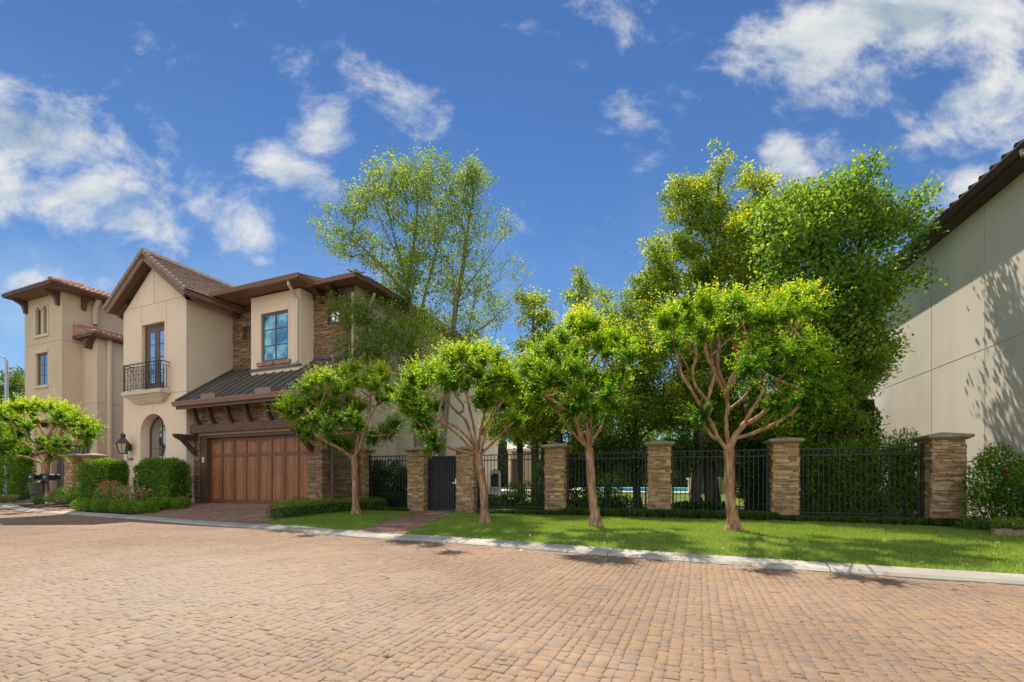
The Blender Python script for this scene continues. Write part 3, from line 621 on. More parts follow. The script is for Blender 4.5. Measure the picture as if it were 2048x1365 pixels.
def gutter(mb, p, q, out, h=.13, w=.12):
    """K-style gutter from p to q along the eave; out: outward unit vector"""
    p, q, out = Vector(p), Vector(q), Vector(out); Z = Vector((0, 0, 1))
    prof = [(0, 0), (.0, h), (-.012, h), (w, h), (w, h * .82), (w * .86, h * .62), (w * .72, h * .25), (w * .62, 0)]
    prof = [(0, 0), (0, h * .95), (w * .93, h * .95), (w, h), (w, h * .82), (w * .88, h * .62), (w * .72, h * .22), (w * .64, 0)]
    mb.prism([p + out * a + Z * b for a, b in prof], q - p)

# ================================================================ the main house
H = Fr(-11.33, 15.9, 22.33)
GZ = .25                                              # ground at the house
house = thing('house', 'beige stucco house with ledger stone, front gable, Juliet balcony and cedar garage door', 'house', tuple(H.pt(0, 0, GZ)))
GW = 3.63; VB = 1.74; UR = 5.86                      # gable width, stone wall set-back, right-hand corner
EZ = H.z(.5, -.35, 579); APZ = 8.84; WZ = 7.35       # eave, gable wall apex, side wall top
# front wall of the gable wing, with door and arched window openings
fd0, fd1 = H.hu(0, 285), H.hu(0, 330.5); fdz0 = 4.28; fdz1 = H.z(fd0, 0, 652)
ar0, ar1 = H.hu(0, 280.5), H.hu(0, 331.5); asp = H.z((ar0 + ar1) / 2, 0, 866); atop = H.z((ar0 + ar1) / 2, 0, 828)
mb = MB(); ofn = lambda a, b, d: H.pt(a, d, b)
mb.wall(ofn, [(-GW, GZ - .1), (0, GZ - .1), (0, WZ), (-GW / 2, APZ), (-GW, WZ)], [rect(fd0, fd1, fdz0, fdz1), arch(ar0, ar1, 1.0, asp, 14, atop - asp)], .16)
mb.build('gable_wall', STUCCO, house)
mb = MB(); sfn = lambda a, b, d: H.pt(-d, a, b)
mb.wall(sfn, [(.0, GZ - .1), (.285, GZ - .1), (.285, 2.9), (VB, 4.2), (VB, WZ + .35), (.0, WZ)])
mb.poly([H.pt(-GW, 0, GZ - .1), H.pt(-GW, 9, GZ - .1), H.pt(-GW, 9, WZ), H.pt(-GW, 0, WZ)])
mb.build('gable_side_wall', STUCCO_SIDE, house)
mb = MB(); mb.fbox(H, -GW, 0, -.02, -.001, GZ - .1, GZ + .16); mb.fbox(H, .001, .03, 0, .27, GZ - .1, GZ + .16); mb.build('plinth', CASTSTONE, house)
# control joints in the stucco
mb = MB()
zs1 = H.z(0, 0, 593); zs2 = H.z(0, 0, 783)
js = [(-GW + .002, -.002, -.004, .001, zs1, zs1 + .014), (-GW + .002, -3.1, -.004, .001, zs2, zs2 + .014), (-.82, -.002, -.004, .001, zs2, zs2 + .014), (-GW / 2 + .05, -GW / 2 + .064, -.004, .001, zs1 + .014, APZ - .1)]
js += [(u - .006, u + .006, -.004, .001, fdz1 + .1, zs1) for u in (fd0 - .06, fd1 + .06)] + [((ar0 + ar1) / 2 - .006, (ar0 + ar1) / 2 + .006, -.004, .001, atop + .06, 3.95), (-.001, .004, .002, .7, zs2, zs2 + .014)]
for j_ in js: mb = MB(); mb.fbox(H, *j_); mb.build('control_joint', JOINT, house)
mb = MB()                                              # raised band round the balcony door
mb.fbox(H, fd0 - .09, fd0, -.025, -.0005, fdz0, fdz1 + .09); mb.fbox(H, fd1, fd1 + .09, -.025, -.0005, fdz0, fdz1 + .09); mb.fbox(H, fd0, fd1, -.025, -.0005, fdz1, fdz1 + .09)
mb.build('door_surround', STUCCO, house)
# french door
fdoor = MB(); v0 = .10
fdoor.fbox(H, fd0, fd0 + .09, v0 - .02, v0 + .06, fdz0, fdz1); fdoor.fbox(H, fd1 - .07, fd1, v0 - .02, v0 + .06, fdz0, fdz1); fdoor.fbox(H, fd0 + .09, fd1 - .07, v0 - .02, v0 + .06, fdz1 - .09, fdz1)
fo = fdoor.build('french_door', FRENCH, house)
mid = (fd0 + .09 + fd1 - .07) / 2
for a, b in ((fd0 + .09, mid), (mid, fd1 - .07)):
    m2 = MB(); s_ = .125
    m2.fbox(H, a + .004, a + s_, v0, v0 + .05, fdz0, fdz1 - .09); m2.fbox(H, b - s_, b - .004, v0, v0 + .05, fdz0, fdz1 - .09)
    m2.fbox(H, a + s_, b - s_, v0, v0 + .05, fdz0, fdz0 + .35); m2.fbox(H, a + s_, b - s_, v0, v0 + .05, fdz1 - .26, fdz1 - .09)
    for k in range(1, 4):
        z = fdz0 + .35 + (fdz1 - .26 - fdz0 - .35) * k / 4; m2.fbox(H, a + s_, b - s_, v0 + .008, v0 + .04, z - .012, z + .012)
    m2.build('door_leaf', FRENCH, fo)
    m2 = MB(); m2.fbox(H, a + s_ - .01, b - s_ + .01, v0 + .022, v0 + .03, fdz0 + .34, fdz1 - .25); m2.build('pane', GLASS_BRIGHT, fo)
window(house, H, ar0 + .02, ar1 - .02, 1.02, 0, .30, 2, 4, WINWOOD, GLASS_GREY, fw=.06, mw=.02, name='arched_window', archtop=(asp, atop - asp - .02))
mb = MB(); 
for a, b in zip(arch(ar0, ar1, 1.0, asp, 14, atop - asp), arch(ar0, ar1, 1.0, asp, 14, atop - asp)[1:] + arch(ar0, ar1, 1.0, asp, 14, atop - asp)[:1]):
    mb.poly([H.pt(a[0], .16, a[1]), H.pt(b[0], .16, b[1]), H.pt(b[0], .34, b[1]), H.pt(a[0], .34, a[1])])
mb.build('window_reveal', STUCCO, house)
mb = MB(); mb.fbox(H, ar0 - .05, ar1 + .05, -.06, .30, .93, 1.0); mb.build('window_sill', CASTSTONE, house)

# gable roof: tile courses stepping down both slopes
RU = -GW / 2; RZ = H.z(RU, -.35, 503); OV = .35; HALF = GW / 2 + .5
slope = (RZ - EZ) / HALF
def roofpt(side, s_, v, up=0.0):
    """s_: horizontal distance from the ridge; up: offset normal to the slope"""
    n = math.sqrt(1 + slope * slope); return H.pt(RU + side * (s_ + up * slope / n), v, RZ - slope * s_ + up / n)
mb = MB(); back = 6.5; n = 12
for side in (-1, 1):
    for k in range(n):
        a, b = HALF * k / n, HALF * (k + 1) / n + .03
        q = [roofpt(side, a, 0, .03), roofpt(side, b, 0, .088), roofpt(side, b, 0, .05), roofpt(side, a, 0, .0)]
        x = -OV
        while x < back:
            L = min(.34, back - x); j = random.uniform(-.004, .004)
            d = H.v * (x) + Vector((0, 0, j)); mb.prism([p + d for p in q], H.v * (L - .006)); x += L
for i in range(24): mb.prism([H.pt(RU + a, -OV - .03 + i * .29, RZ + b) for a, b in ((-.13, -.02), (-.07, .10), (.07, .10), (.13, -.02))], H.v * .28)
rf = mb.build('gable_roof', TILE, house)
mb = MB()
for side in (-1, 1):                                   # barge tiles, stepped
    for k in range(n):
        a, b = HALF * k / n, HALF * (k + 1) / n + .015
        q = [roofpt(side, a, 0, .06), roofpt(side, b, 0, .09), roofpt(side, b, 0, -.05), roofpt(side, a, 0, -.07)]
        mb.prism([p + H.v * (-OV - .05) for p in q], H.v * .06)
mb.build('barge_tile', TILE, rf)
mb = MB()
for side in (-1, 1):
    q = [roofpt(side, 0, 0, -.07), roofpt(side, HALF + .02, 0, -.05), roofpt(side, HALF + .02, 0, -.25), roofpt(side, 0, 0, -.26)]
    mb.prism([p + H.v * (-OV) for p in q], H.v * .04)
mb.build('barge_board', BARGE, house)
mb = MB()
for side in (-1, 1):                                   # boxed soffit under the verge and eaves
    q = [roofpt(side, .1, 0, -.03), roofpt(side, HALF, 0, -.01), roofpt(side, HALF, 0, -.12), roofpt(side, .1, 0, -.12)]
    mb.prism([p + H.v * (-OV + .04) for p in q], H.v * (OV - .045))
    mb.prism([roofpt(side, HALF - .53, 0, -.14), roofpt(side, HALF, 0, -.03), roofpt(side, HALF, 0, -.27), roofpt(side, HALF - .53, 0, -.27)], H.v * 4)
mb.build('soffit', SOFFIT_BROWN, house)
mb = MB(); e = roofpt(1, HALF, 0, -.16); gutter(mb, e + H.v * (-OV + .02), e + H.v * 2.6, H.u); e = roofpt(-1, HALF, 0, -.16); gutter(mb, e + H.v * (-OV + .02), e + H.v * 6, -H.u); mb.build('gutter', GUTTER, house)
mb = MB(); e = roofpt(-1, HALF - .1, -.0, -.16); mb.tube([e + Vector((0, 0, -.02)) + H.v * .05, e + Vector((0, 0, -.16)) + H.v * .05, H.pt(-GW - .08, .1, e.z - .3), H.pt(-GW - .08, .1, e.z - 1.5), H.pt(-GW - .08, .1, .3)], .045, 8); mb.build('downspout', PIPE_DARK, house)

# balcony
bal0, bal1, bd = -3.07, -.83, .37
bz = H.z(bal1, -bd, 776)
mb = MB(); mb.fbox(H, bal0, bal1, -bd, -.002, bz - .13, bz)
def frust(z1, z0, i1, i0):
    a = [H.pt(bal0 + i1, -bd + i1, z1), H.pt(bal1 - i1, -bd + i1, z1), H.pt(bal1 - i1, -.001, z1), H.pt(bal0 + i1, -.001, z1)]
    b = [H.pt(bal0 + i0, -bd + min(i0, bd - .06), z0), H.pt(bal1 - i0, -bd + min(i0, bd - .06), z0), H.pt(bal1 - i0, -.001, z0), H.pt(bal0 + i0, -.001, z0)]
    for k in range(4): mb.poly([b[k], b[(k + 1) % 4], a[(k + 1) % 4], a[k]])
    mb.poly(b[::-1])
frust(bz - .13, bz - .26, .05, .16); frust(bz - .26, bz - .30, .19, .19); frust(bz - .30, bz - .43, .19, .42)
bal = mb.build('balcony', CASTSTONE, house)
mb = MB(); r0, r1, rv = bal0 + .07, bal1 - .07, -bd + .06; rt = bz + .98
for z in (rt, rt - .12, bz + .09): mb.bar(H.pt(r0, rv, z), H.pt(r1, rv, z), .03, .014 if z < rt else .03); [mb.bar(H.pt(u, rv, z), H.pt(u, 0, z), .03, .014 if z < rt else .03) for u in (r0, r1)]
mb.build('rail', IRON, bal)
mb = MB()
nb = 22
for k in range(nb + 1):
    u = r0 + (r1 - r0) * k / nb; big = k in (0, nb); w = .035 if big else .014
    p = MB(); p.bar(H.pt(u, rv, bz + (0 if big else .09)), H.pt(u, rv, rt - (0 if big else .12)), w)
    if not big:
        for zz in ((.42,) if k % 3 == 1 else (.72, .2) if k % 3 == 2 else (.58,)): p.lathe(H.pt(u, rv, bz + zz), [(.008, -.03), (.022, -.012), (.022, .012), (.008, .03)], 6)
    p.build('post' if big else 'baluster', IRON, bal)
for u in (r0, r1):
    for k in range(1, 3):
        p = MB(); v = rv * (1 - k / 3); p.bar(H.pt(u, v, bz + .09), H.pt(u, v, rt - .12), .014); p.build('baluster', IRON, bal)
for k in range(9):
    u = r0 + (r1 - r0) * (k + .5) / 9; p = MB(); c = H.pt(u, rv, rt - .06)
    p.tube([c + (H.u * math.cos(a) + Vector((0, 0, 1)) * math.sin(a)) * .04 for a in np.linspace(0, 2 * math.pi, 11)], .006, 5, cap=False); p.build('scroll', IRON, bal)

# house number
def text(name, body, size, fr_pt, right, mat, parent, ext=.006, base=None):
    cu = bpy.data.curves.new(name, 'FONT'); cu.body = body; cu.size = size; cu.extrude = ext; cu.align_x = 'CENTER'; cu.resolution_u = 3; cu.space_character = 1.15
    tmp = bpy.data.objects.new('tmp', cu); COL.objects.link(tmp); bpy.context.view_layer.update()
    me = bpy.data.meshes.new_from_object(tmp.evaluated_get(bpy.context.evaluated_depsgraph_get())); bpy.data.objects.remove(tmp)
    Z = Vector((0, 0, 1)); N = Vector(right).cross(Z)
    off = WL[parent.name] if parent is not None else Vector(base or (0, 0, 0))
    for v in me.vertices: v.co = Vector(fr_pt) + Vector(right) * v.co.x + Z * v.co.y + N * v.co.z - off
    me.materials.clear(); me.materials.append(mat); return link(name, me, parent, base)
nu = H.hu(0, 262); nz = H.z(nu, 0, 921)
for k, ch_ in zip((-1.5, -.5, .5, 1.45), '1110'):
    u = nu + k * .08; nm = text('numeral', ch_, .135, H.pt(u, -.012, nz), H.u, IRON, house)
    if ch_ == '1': mb = MB(); mb.fbox(H, u - .026, u + .03, -.018, -.006, nz - .002, nz + .011); mb.build('serif', IRON, nm)

# garage block
VG = .29; gu = lambda px: H.hu(VG, px)
gl0, gl1, gj1, gd1, gr1 = gu(389.5), gu(400), gu(413), gu(616.5), UR
dz0, dz1 = GZ + .012, H.z(gj1, VG, 872)
bmz0, bmz1 = H.z(gl0, VG - .12, 867.5), H.z(gl0, VG - .12, 852)
GUTV, GUTZ = -.35, H.z(0, -.35, 806)
wtop = GUTZ + .1
mb = MB(); w_, h_ = gr1 - gl0, wtop - (GZ - .05)
gfn = lambda a, b, d: H.pt(gl0 + a, VG - d, GZ - .05 + b)
ledger(mb, gfn, w_, h_, holes=[(gl1 - gl0, gd1 - gl0, 0, dz1 + .02 - GZ + .05)], seed=4, lmin=.16, lmax=.5)
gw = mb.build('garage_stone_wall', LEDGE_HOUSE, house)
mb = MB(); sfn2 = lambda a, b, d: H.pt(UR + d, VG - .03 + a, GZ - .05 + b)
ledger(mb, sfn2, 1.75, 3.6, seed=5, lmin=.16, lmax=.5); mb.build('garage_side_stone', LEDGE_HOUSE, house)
mb = MB(); mb.fbox(H, gl1 - .02, gl1 + .005, VG - .0, VG + .35, GZ, dz1); mb.fbox(H, gd1 - .005, gd1 + .25, VG + .015, VG + .35, GZ - .05, wtop); mb.fbox(H, gl1, gd1, VG + .015, VG + .35, dz1 + .03, wtop); mb.fbox(H, UR - .3, UR - .015, VG + .35, VG + 1.72, GZ - .05, 3.9); mb.build('wall_core', MORTAR, house)
mb = MB(); mb.prism([H.pt(UR - .02, VG - .03, 3.45), H.pt(UR - .02, VB, 3.45), H.pt(UR - .02, VB, 5.1), H.pt(UR - .02, VG - .03, 4.02)], H.u * .03); mb.build('roof_cheek', LEDGE_HOUSE, house)
mb = MB(); mb.fbox(H, gl1, gj1, VG + .0, VG + .3, dz0, dz1); mb.fbox(H, gj1, gd1, VG + .0, VG + .3, dz1 - .09, dz1); mb.build('garage_door_jamb', TRIM_BROWN, house)
mb = MB(); ku = (gl1 + gj1) / 2 + .02; kz = H.z(ku, VG, 926); mb.fbox(H, ku - .045, ku + .045, VG - .03, VG - .001, kz, kz + .2); mb.fbox(H, ku - .03, ku + .03, VG - .036, VG - .03, kz + .06, kz + .17); mb.build('keypad', PIPE, house)
mb = MB(); mb.fbox(H, gl1, gd1, VG - .05, VG + .06, dz1 + .005, dz1 + .09); mb.build('brick_lintel', BRICKSILL, house)
# garage door: stiles, rails and beaded boards
gv = VG + .16; dm_ = MB(); dm_.fbox(H, gj1, gd1, gv + .03, gv + .06, dz0, dz1 - .09)
gdoor = dm_.build('garage_door', WOODRAIL, house)
W = gd1 - gj1; T = dz1 - .09; rails = MB(); nS = 4
zr = dz0 + (T - dz0) * .735
rails.fbox(H, gj1, gd1, gv - .012, gv + .03, dz0 + .012, dz0 + .15)
rails.fbox(H, gj1, gd1, gv - .01, gv + .03, zr - .055, zr + .055)
for k in range(nS):
    a, b = gj1 + W * k / nS, gj1 + W * (k + 1) / nS; st = .115
    pts = [(a, T), (b, T), (b, T - .10)]
    m_ = 10
    half = k % 2
    for q in range(m_ + 1):                              # shallow segmental head over each pair of bays
        u = b + (a - b) * q / m_; tt = (u - gj1) / (W / 2) % 1.0 if not (q == 0 and half) else 1.0
        pts.append((u, T - .10 - .16 * (abs(2 * tt - 1) ** 2.2)))
    rails.prism([H.pt(u, gv - .008, z) for u, z in pts], H.v * .036)
for k in range(2 * nS + 1):
    u = gj1 + W * k / (2 * nS); w_s = .085 if k % 2 else .13
    a, b = max(gj1, u - w_s / 2), min(gd1, u + w_s / 2); rails.fbox(H, a, b, gv - .014, gv + .03, dz0 + .15, T - .1 if k % 2 else T)
rails.build('rail', WOODRAIL, gdoor)
for k in range(2 * nS):
    a, b = gj1 + W * k / (2 * nS) + .045, gj1 + W * (k + 1) / (2 * nS) - .045
    for z0, z1 in ((dz0 + .14, zr - .05), (zr + .05, T - .02)):
        p = MB(); nb_ = 6
        for q in range(nb_):
            x0, x1 = a + (b - a) * q / nb_, a + (b - a) * (q + 1) / nb_; p.fbox(H, x0 + .003, x1 - .003, gv + .006 + random.uniform(0, .002), gv + .032, z0, z1)
        p.build('panel', WOOD, gdoor)
# beam, curved rafter feet, brackets
mb = MB(); mb.fbox(H, gl0 - .02, gr1 + .02, VG - .17, VG + .0, bmz0, bmz1); mb.build('beam', BEAMWOOD, house)
for px in (408, 438, 473.5, 511, 551.5, 594, 638):
    u = gu(px); p = MB(); z1 = GUTZ + .03; z0 = bmz1 - .05; c = []
    for k in range(9):
        t = k / 8; v = (GUTV + .16) + (VG - .09 - GUTV - .16) * (t ** 1.25); z = z1 + (z0 - z1) * t; wv = .11 + .03 * math.sin(t * 3.14)
        c.append((v + .03 * math.sin(t * 6.28), z, wv))
    p.prism([H.pt(u - .055, v - w / 2, z) for v, z, w in c] + [H.pt(u - .055, v + w / 2, z) for v, z, w in c[::-1]], H.u * .11)
    p.build('rafter_foot', TIMBER, house)
for u in ((gl0 + gl1) / 2, gd1 + .18):
    z = dz1 - .02; p = MB()
    p.prism([H.pt(u - .09, VG + .0, z - .13), H.pt(u - .09, VG + .0, z + .04), H.pt(u - .09, VG - .78, z + .04), H.pt(u - .09, VG - .78, z - .02), H.pt(u - .09, VG - .70, z - .10), H.pt(u - .09, VG - .60, z - .13)], H.u * .18)
    p.build('bracket_arm', TIMBER, house)
    p = MB(); p.bar(H.pt(u, VG - .52, z - .12), H.pt(u, VG - .02, z - .62), .13, .12); p.fbox(H, u - .08, u + .08, VG - .62, VG - .40, z - .16, z - .12); p.build('bracket_strut', TIMBER, house)
# standing-seam roof over the garage
RT = H.z(0, VB, 743)
def grp(u, t, up=0): return H.pt(u, GUTV + (VB - GUTV) * t, GUTZ + (RT - GUTZ) * t + up)
mb = MB(); u0, u1 = .004, UR + .34
mb.prism([grp(u0, 0), grp(u0, 1), grp(u0, 1, -.1), grp(u0, 0, -.1)], H.u * (u1 - u0)); mr = mb.build('garage_roof', METALROOF, house)
mb = MB(); k = 0
u = u0 + .03
while u < u1 + .01:
    mb.prism([grp(u - .011, 0, 0), grp(u + .011, 0, 0), grp(u + .011, 0, .045), grp(u - .011, 0, .045)], grp(u, 1) - grp(u, 0)); u += .405
mb.build('seam', METALROOF, mr)
mb = MB(); mb.prism([grp(u0, -.02, .0), grp(u0, 1, .0), grp(u0, 1, .12), grp(u0, -.02, .12)], H.u * .05); mb.fbox(H, .05, UR, VB - .05, VB - .004, RT, RT + .12); mb.build('flashing', METALROOF, mr)
mb = MB(); gutter(mb, H.pt(-.04, GUTV, GUTZ - .14), H.pt(UR + .36, GUTV, GUTZ - .14), -H.v, .15, .13); mb.build('gutter', GUTTER, house)
mb = MB(); mb.fbox(H, 0.0, UR + .3, GUTV + .005, GUTV + .04, GUTZ - .24, GUTZ - .02); mb.fbox(H, 0.0, UR + .3, GUTV + .04, VG, GUTZ - .12, GUTZ - .09); mb.build('fascia', TRIM_BROWN, house)
for px0, px1, py in ((405, 433, 793), (513, 545, 783)):
    u0_, u1_ = H.hu(GUTV - .06, px0), H.hu(GUTV - .06, px1); p = MB(); p.fbox(H, u0_, u1_, GUTV - .125, GUTV - .11, GUTZ, GUTZ + .17); p.fbox(H, u0_, u0_ + .015, GUTV - .11, GUTV + .16, GUTZ, GUTZ + .17); p.fbox(H, u1_ - .015, u1_, GUTV - .11, GUTV + .16, GUTZ, GUTZ + .17); p.build('splash_guard', GUTTER, house)

# upper stone wall
MEZ = H.z(UR, VB - .5, 556)                           # main eave
SWT = MEZ - .1
b0, b1, bv = 1.72, 4.07, VB - .60
def uz(px0, px1, py0, py1, v): return H.hu(v, px0), H.hu(v, px1), H.z(H.hu(v, (px0 + px1) / 2), v, py1), H.z(H.hu(v, (px0 + px1) / 2), v, py0)
w1 = uz(656.5, 680.5, 617, 646, VB); w2 = uz(487, 503, 654, 678, VB)
UL = UR - .1
mb = MB(); ufn = lambda a, b, d: H.pt(a, VB - d, RT - .1 + b); zo = RT - .1
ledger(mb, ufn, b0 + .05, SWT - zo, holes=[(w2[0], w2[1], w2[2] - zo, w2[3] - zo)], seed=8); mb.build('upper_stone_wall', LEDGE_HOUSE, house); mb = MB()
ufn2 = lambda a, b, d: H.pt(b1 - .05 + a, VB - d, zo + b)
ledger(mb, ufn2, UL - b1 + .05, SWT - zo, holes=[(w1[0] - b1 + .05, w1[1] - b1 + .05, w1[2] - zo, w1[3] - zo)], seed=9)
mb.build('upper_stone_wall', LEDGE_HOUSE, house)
mb = MB(); mb.wall(lambda a, b, d: H.pt(a, VB + .015 + d, b), [(0, 3.5), (UR, 3.5), (UR, SWT), (0, SWT)], [rect(w1[0], w1[1], w1[2], w1[3]), rect(w2[0], w2[1], w2[2], w2[3])], .12); mb.build('wall_backing', MORTAR, house)
for w in (w1, w2):
    window(house, H, w[0], w[1], w[2], w[3], VB + .05, 2, 2, FRAME, GLASS_BRIGHT if w is w1 else GLASS_GREY, fw=.045, name='small_window')
    mb = MB(); n_ = 5
    for k in range(n_):
        a = w[0] - .03 + (w[1] - w[0] + .06) * k / n_; mb.fbox(H, a + .004, a + (w[1] - w[0] + .06) / n_ - .004, VB - .045, VB + .0, w[3] + .005, w[3] + .2)
    mb.build('brick_head', BRICKSILL, house)
# bay
mb = MB(); bw = uz(522.6, 577, 624, 722.5, bv); bz0, bz1 = 4.55, MEZ - .08
mb.wall(lambda a, b, d: H.pt(a, bv + d, b), rect(b0, b1, bz0, bz1), [rect(*bw[:2], bw[2], bw[3])], .07)
mb.poly([H.pt(b1, bv, bz0), H.pt(b1, VB, bz0), H.pt(b1, VB, bz1), H.pt(b1, bv, bz1)]); mb.poly([H.pt(b0, VB, bz0), H.pt(b0, bv, bz0), H.pt(b0, bv, bz1), H.pt(b0, VB, bz1)])
mb.build('bay', STUCCO, house)
mb = MB(); 
for r_ in (rect(bw[0] - .08, bw[0], bw[2], bw[3] + .08), rect(bw[1], bw[1] + .08, bw[2], bw[3] + .08), rect(bw[0], bw[1], bw[3], bw[3] + .08)): mb.fbox(H, r_[0][0], r_[1][0], bv - .02, bv - .0005, r_[0][1], r_[2][1])
mb.build('window_surround', STUCCO, house)
window(house, H, bw[0] + .01, bw[1] - .01, bw[2] + .01, bw[3] - .01, bv + .03, 2, 3, FRAME, GLASS_BLUE, fw=.07, mw=.03, name='bay_window')
mb = MB(); n_ = 12
for k in range(n_):
    a, b = bw[0] - .13, bw[1] + .13; mb.fbox(H, a + (b - a) * k / n_ + .003, a + (b - a) * (k + 1) / n_ - .003, bv - .09 - random.uniform(0, .012), bv + .02, bw[2] - .15, bw[2] - .012)
mb.build('brick_sill', BRICKSILL, house)
mb = MB(); mb.fbox(H, b0 - .02, b1 + .05, bv - .05, bv - .003, 4.92, 5.0); mb.build('bay_flashing', METALROOF, house)
# side wall of the house (beige) running back
HD = 13.5
mb = MB(); mb.poly([H.pt(UR - .02, VG + 1.7, GZ - .2), H.pt(UR - .02, HD, GZ - .2), H.pt(UR - .02, HD, SWT + .1), H.pt(UR - .02, VB - .0, SWT + .1), H.pt(UR - .02, VB, GZ - .2)])
mb.fbox(H, UR - .1, UR - .021, VB - .06, VB + .3, RT - .2, SWT); mb.poly([H.pt(UR - .02, HD, GZ - .2), H.pt(-GW, HD, GZ - .2), H.pt(-GW, HD, SWT + .1), H.pt(UR - .02, HD, SWT + .1)])
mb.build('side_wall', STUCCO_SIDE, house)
mb = MB()
for v in (4.1, 7.0, 9.9): mb.fbox(H, UR - .021, UR - .014, v, v + .012, GZ, SWT)
mb.fbox(H, UR - .021, UR - .014, VB + .3, HD - .01, 3.7, 3.712); mb.build('wall_joint', JOINT, house)
# main hip roof
e0, pitch = .52, .40
def hip(name, mats, fr, u0, u1, v0, v1, z, pitch, parent, tilemat, th=.1):
    mb = MB(); a = [(u0, v0), (u1, v0), (u1, v1), (u0, v1)]; half = min(u1 - u0, v1 - v0) / 2; rz = z + half * pitch
    if u1 - u0 > v1 - v0: r = [(u0 + half, v0 + half), (u1 - half, v0 + half)]; fc = [(0, 1, 'r1', 'r0'), (1, 2, 'r1'), (2, 3, 'r0', 'r1'), (3, 0, 'r0')]
    else: r = [(u0 + half, v0 + half), (u0 + half, v1 - half)]; fc = [(0, 1, 'r0'), (1, 2, 'r1', 'r0'), (2, 3, 'r1'), (3, 0, 'r0', 'r1')]
    g = lambda k: fr.pt(*r[int(k[1])], rz) if isinstance(k, str) else fr.pt(*a[k], z)
    for f in fc: mb.poly([g(k) for k in f])
    mb.poly([fr.pt(x, y, z) for x, y in a][::-1])
    return mb.build(name, tilemat, parent), r, rz
mroof, rr, rrz = hip('main_roof', None, H, -.8, UR + e0, VB - e0, HD + e0, MEZ + .06, pitch, house, TILE)
mb = MB()                                             # tile noses along the visible eaves, hip tiles
uu = 3.9
while uu < UR + e0: mb.prism([H.pt(uu + a, VB - e0 - .05, MEZ + .06 + b) for a, b in ((0, 0), (.05, .035), (.13, .05), (.21, .035), (.26, 0))], H.v * .5 + Vector((0, 0, .2))); uu += .28
vv = VB - e0
while vv < HD + e0 - .2: mb.prism([H.pt(UR + e0 + .05, vv + a, MEZ + .06 + b) for a, b in ((0, 0), (.05, .035), (.13, .06), (.21, .035), (.26, 0))], -H.u * .5 + Vector((0, 0, .2))); vv += .28
c0 = H.pt(UR + e0, VB - e0, MEZ + .1); c1 = H.pt(*rr[0], rrz + .04)
for k in range(9): d = (c1 - c0).normalized(); p = c0 + d * (k * .34 + .12); mb.tube([p, p + d * .36], [.10, .085], 8)
mb.build('eave_tile', TILE, mroof)
mb = MB(); mb.fbox(H, b1 - .1, UR + e0 - .01, VB - e0, VB - .06, MEZ - .04, MEZ + .055); mb.fbox(H, UR + .0, UR + e0, VB - .06, HD, MEZ - .04, MEZ + .055); mb.build('soffit', SOFFIT_BROWN, house)
mb = MB(); gutter(mb, H.pt(b1 + .2, VB - e0 - .002, MEZ - .07), H.pt(UR + e0 - .05, VB - e0 - .002, MEZ - .07), -H.v, .125, .11); mb.build('gutter', GUTTER, house)
mb = MB(); gutter(mb, H.pt(UR + e0 + .002, VB - e0 + .35, MEZ - .07), H.pt(UR + e0 + .002, HD + e0, MEZ - .07), H.u, .16, .13); mb.build('gutter', PIPE_DARK, house)
for u in (b1 + .42, UR - .75):
    p = MB(); z = SWT + .02; c = [(VB - .03, z), (VB - .45, z), (VB - .47, z - .1), (VB - .36, z - .15), (VB - .24, z - .2), (VB - .17, z - .33), (VB - .12, z - .4), (VB - .03, z - .4)]
    p.prism([H.pt(u - .08, v, q) for v, q in c], H.u * .16); p.build('corbel', TIMBER, house)
p = MB(); c = [(VB - .03, SWT), (VB - .4, SWT), (VB - .3, SWT - .2), (VB - .14, SWT - .35), (VB - .03, SWT - .35)]; p.prism([H.pt(.28, v, q) for v, q in c], H.u * .16); p.build('corbel', TIMBER, house)
mb = MB(); mb.fbox(H, 0.0, UR, VB - .075, VB - .045, SWT - .18, SWT + .02); mb.build('frieze', TRIM_BROWN, house)
# bay eave
z = MEZ - .06; ev = bv - .55; eu0, eu1 = .45, b1 + .5
mb = MB(); mb.fbox(H, eu0, eu1, ev, VB - e0 + .02, z + .03, z + .12); mb.build('soffit', SOFFIT_BROWN, house)
mb = MB()
gutter(mb, H.pt(eu0, ev - .002, z - .0), H.pt(eu1 + .1, ev - .002, z - .0), -H.v, .13, .12); gutter(mb, H.pt(eu1 + .002, ev - .1, z), H.pt(eu1 + .002, VB - e0 + .3, z), H.u, .13, .11); mb.build('gutter', GUTTER, house)
mb = MB(); mb.prism([H.pt(eu0, ev, z + .121), H.pt(eu1, ev, z + .121), H.pt(eu1 - .3, VB + .9, z + .72), H.pt(eu0, VB + .9, z + .72)], (0, 0, .05)); mb.prism([H.pt(eu1 - .02, ev, z + .12), H.pt(eu1 - .3, VB + .9, z + .72), H.pt(eu1 - .3, VB + .9, z + .1)], H.u * .02); mb.build('bay_roof', TILE, house)
# downspouts
mb = MB(); u = b1 - .08; v = bv - .075
mb.tube([H.pt(u + .1, ev + .05, z), H.pt(u + .1, ev + .05, z - .1), H.pt(u, v, z - .38), H.pt(u, v, z - .6), H.pt(u, v, 5.1), H.pt(u - .02, v - .1, 4.97)], .05, 10); mb.build('downspout', PIPE, house)
mb = MB(); v = H.hv(UR, 736); mb.tube([H.pt(UR + .3, v, MEZ - .1), H.pt(UR + .05, v, MEZ - .5), H.pt(UR + .05, v, GZ)], .055, 10); mb.build('downspout', PIPE, house)
mb = MB(); v = H.hv(UR, 660); mb.tube([H.pt(UR + .09, v, 3.6), H.pt(UR + .09, v, GZ - .1)], .06, 10); mb.build('downspout', PIPE_DARK, house)
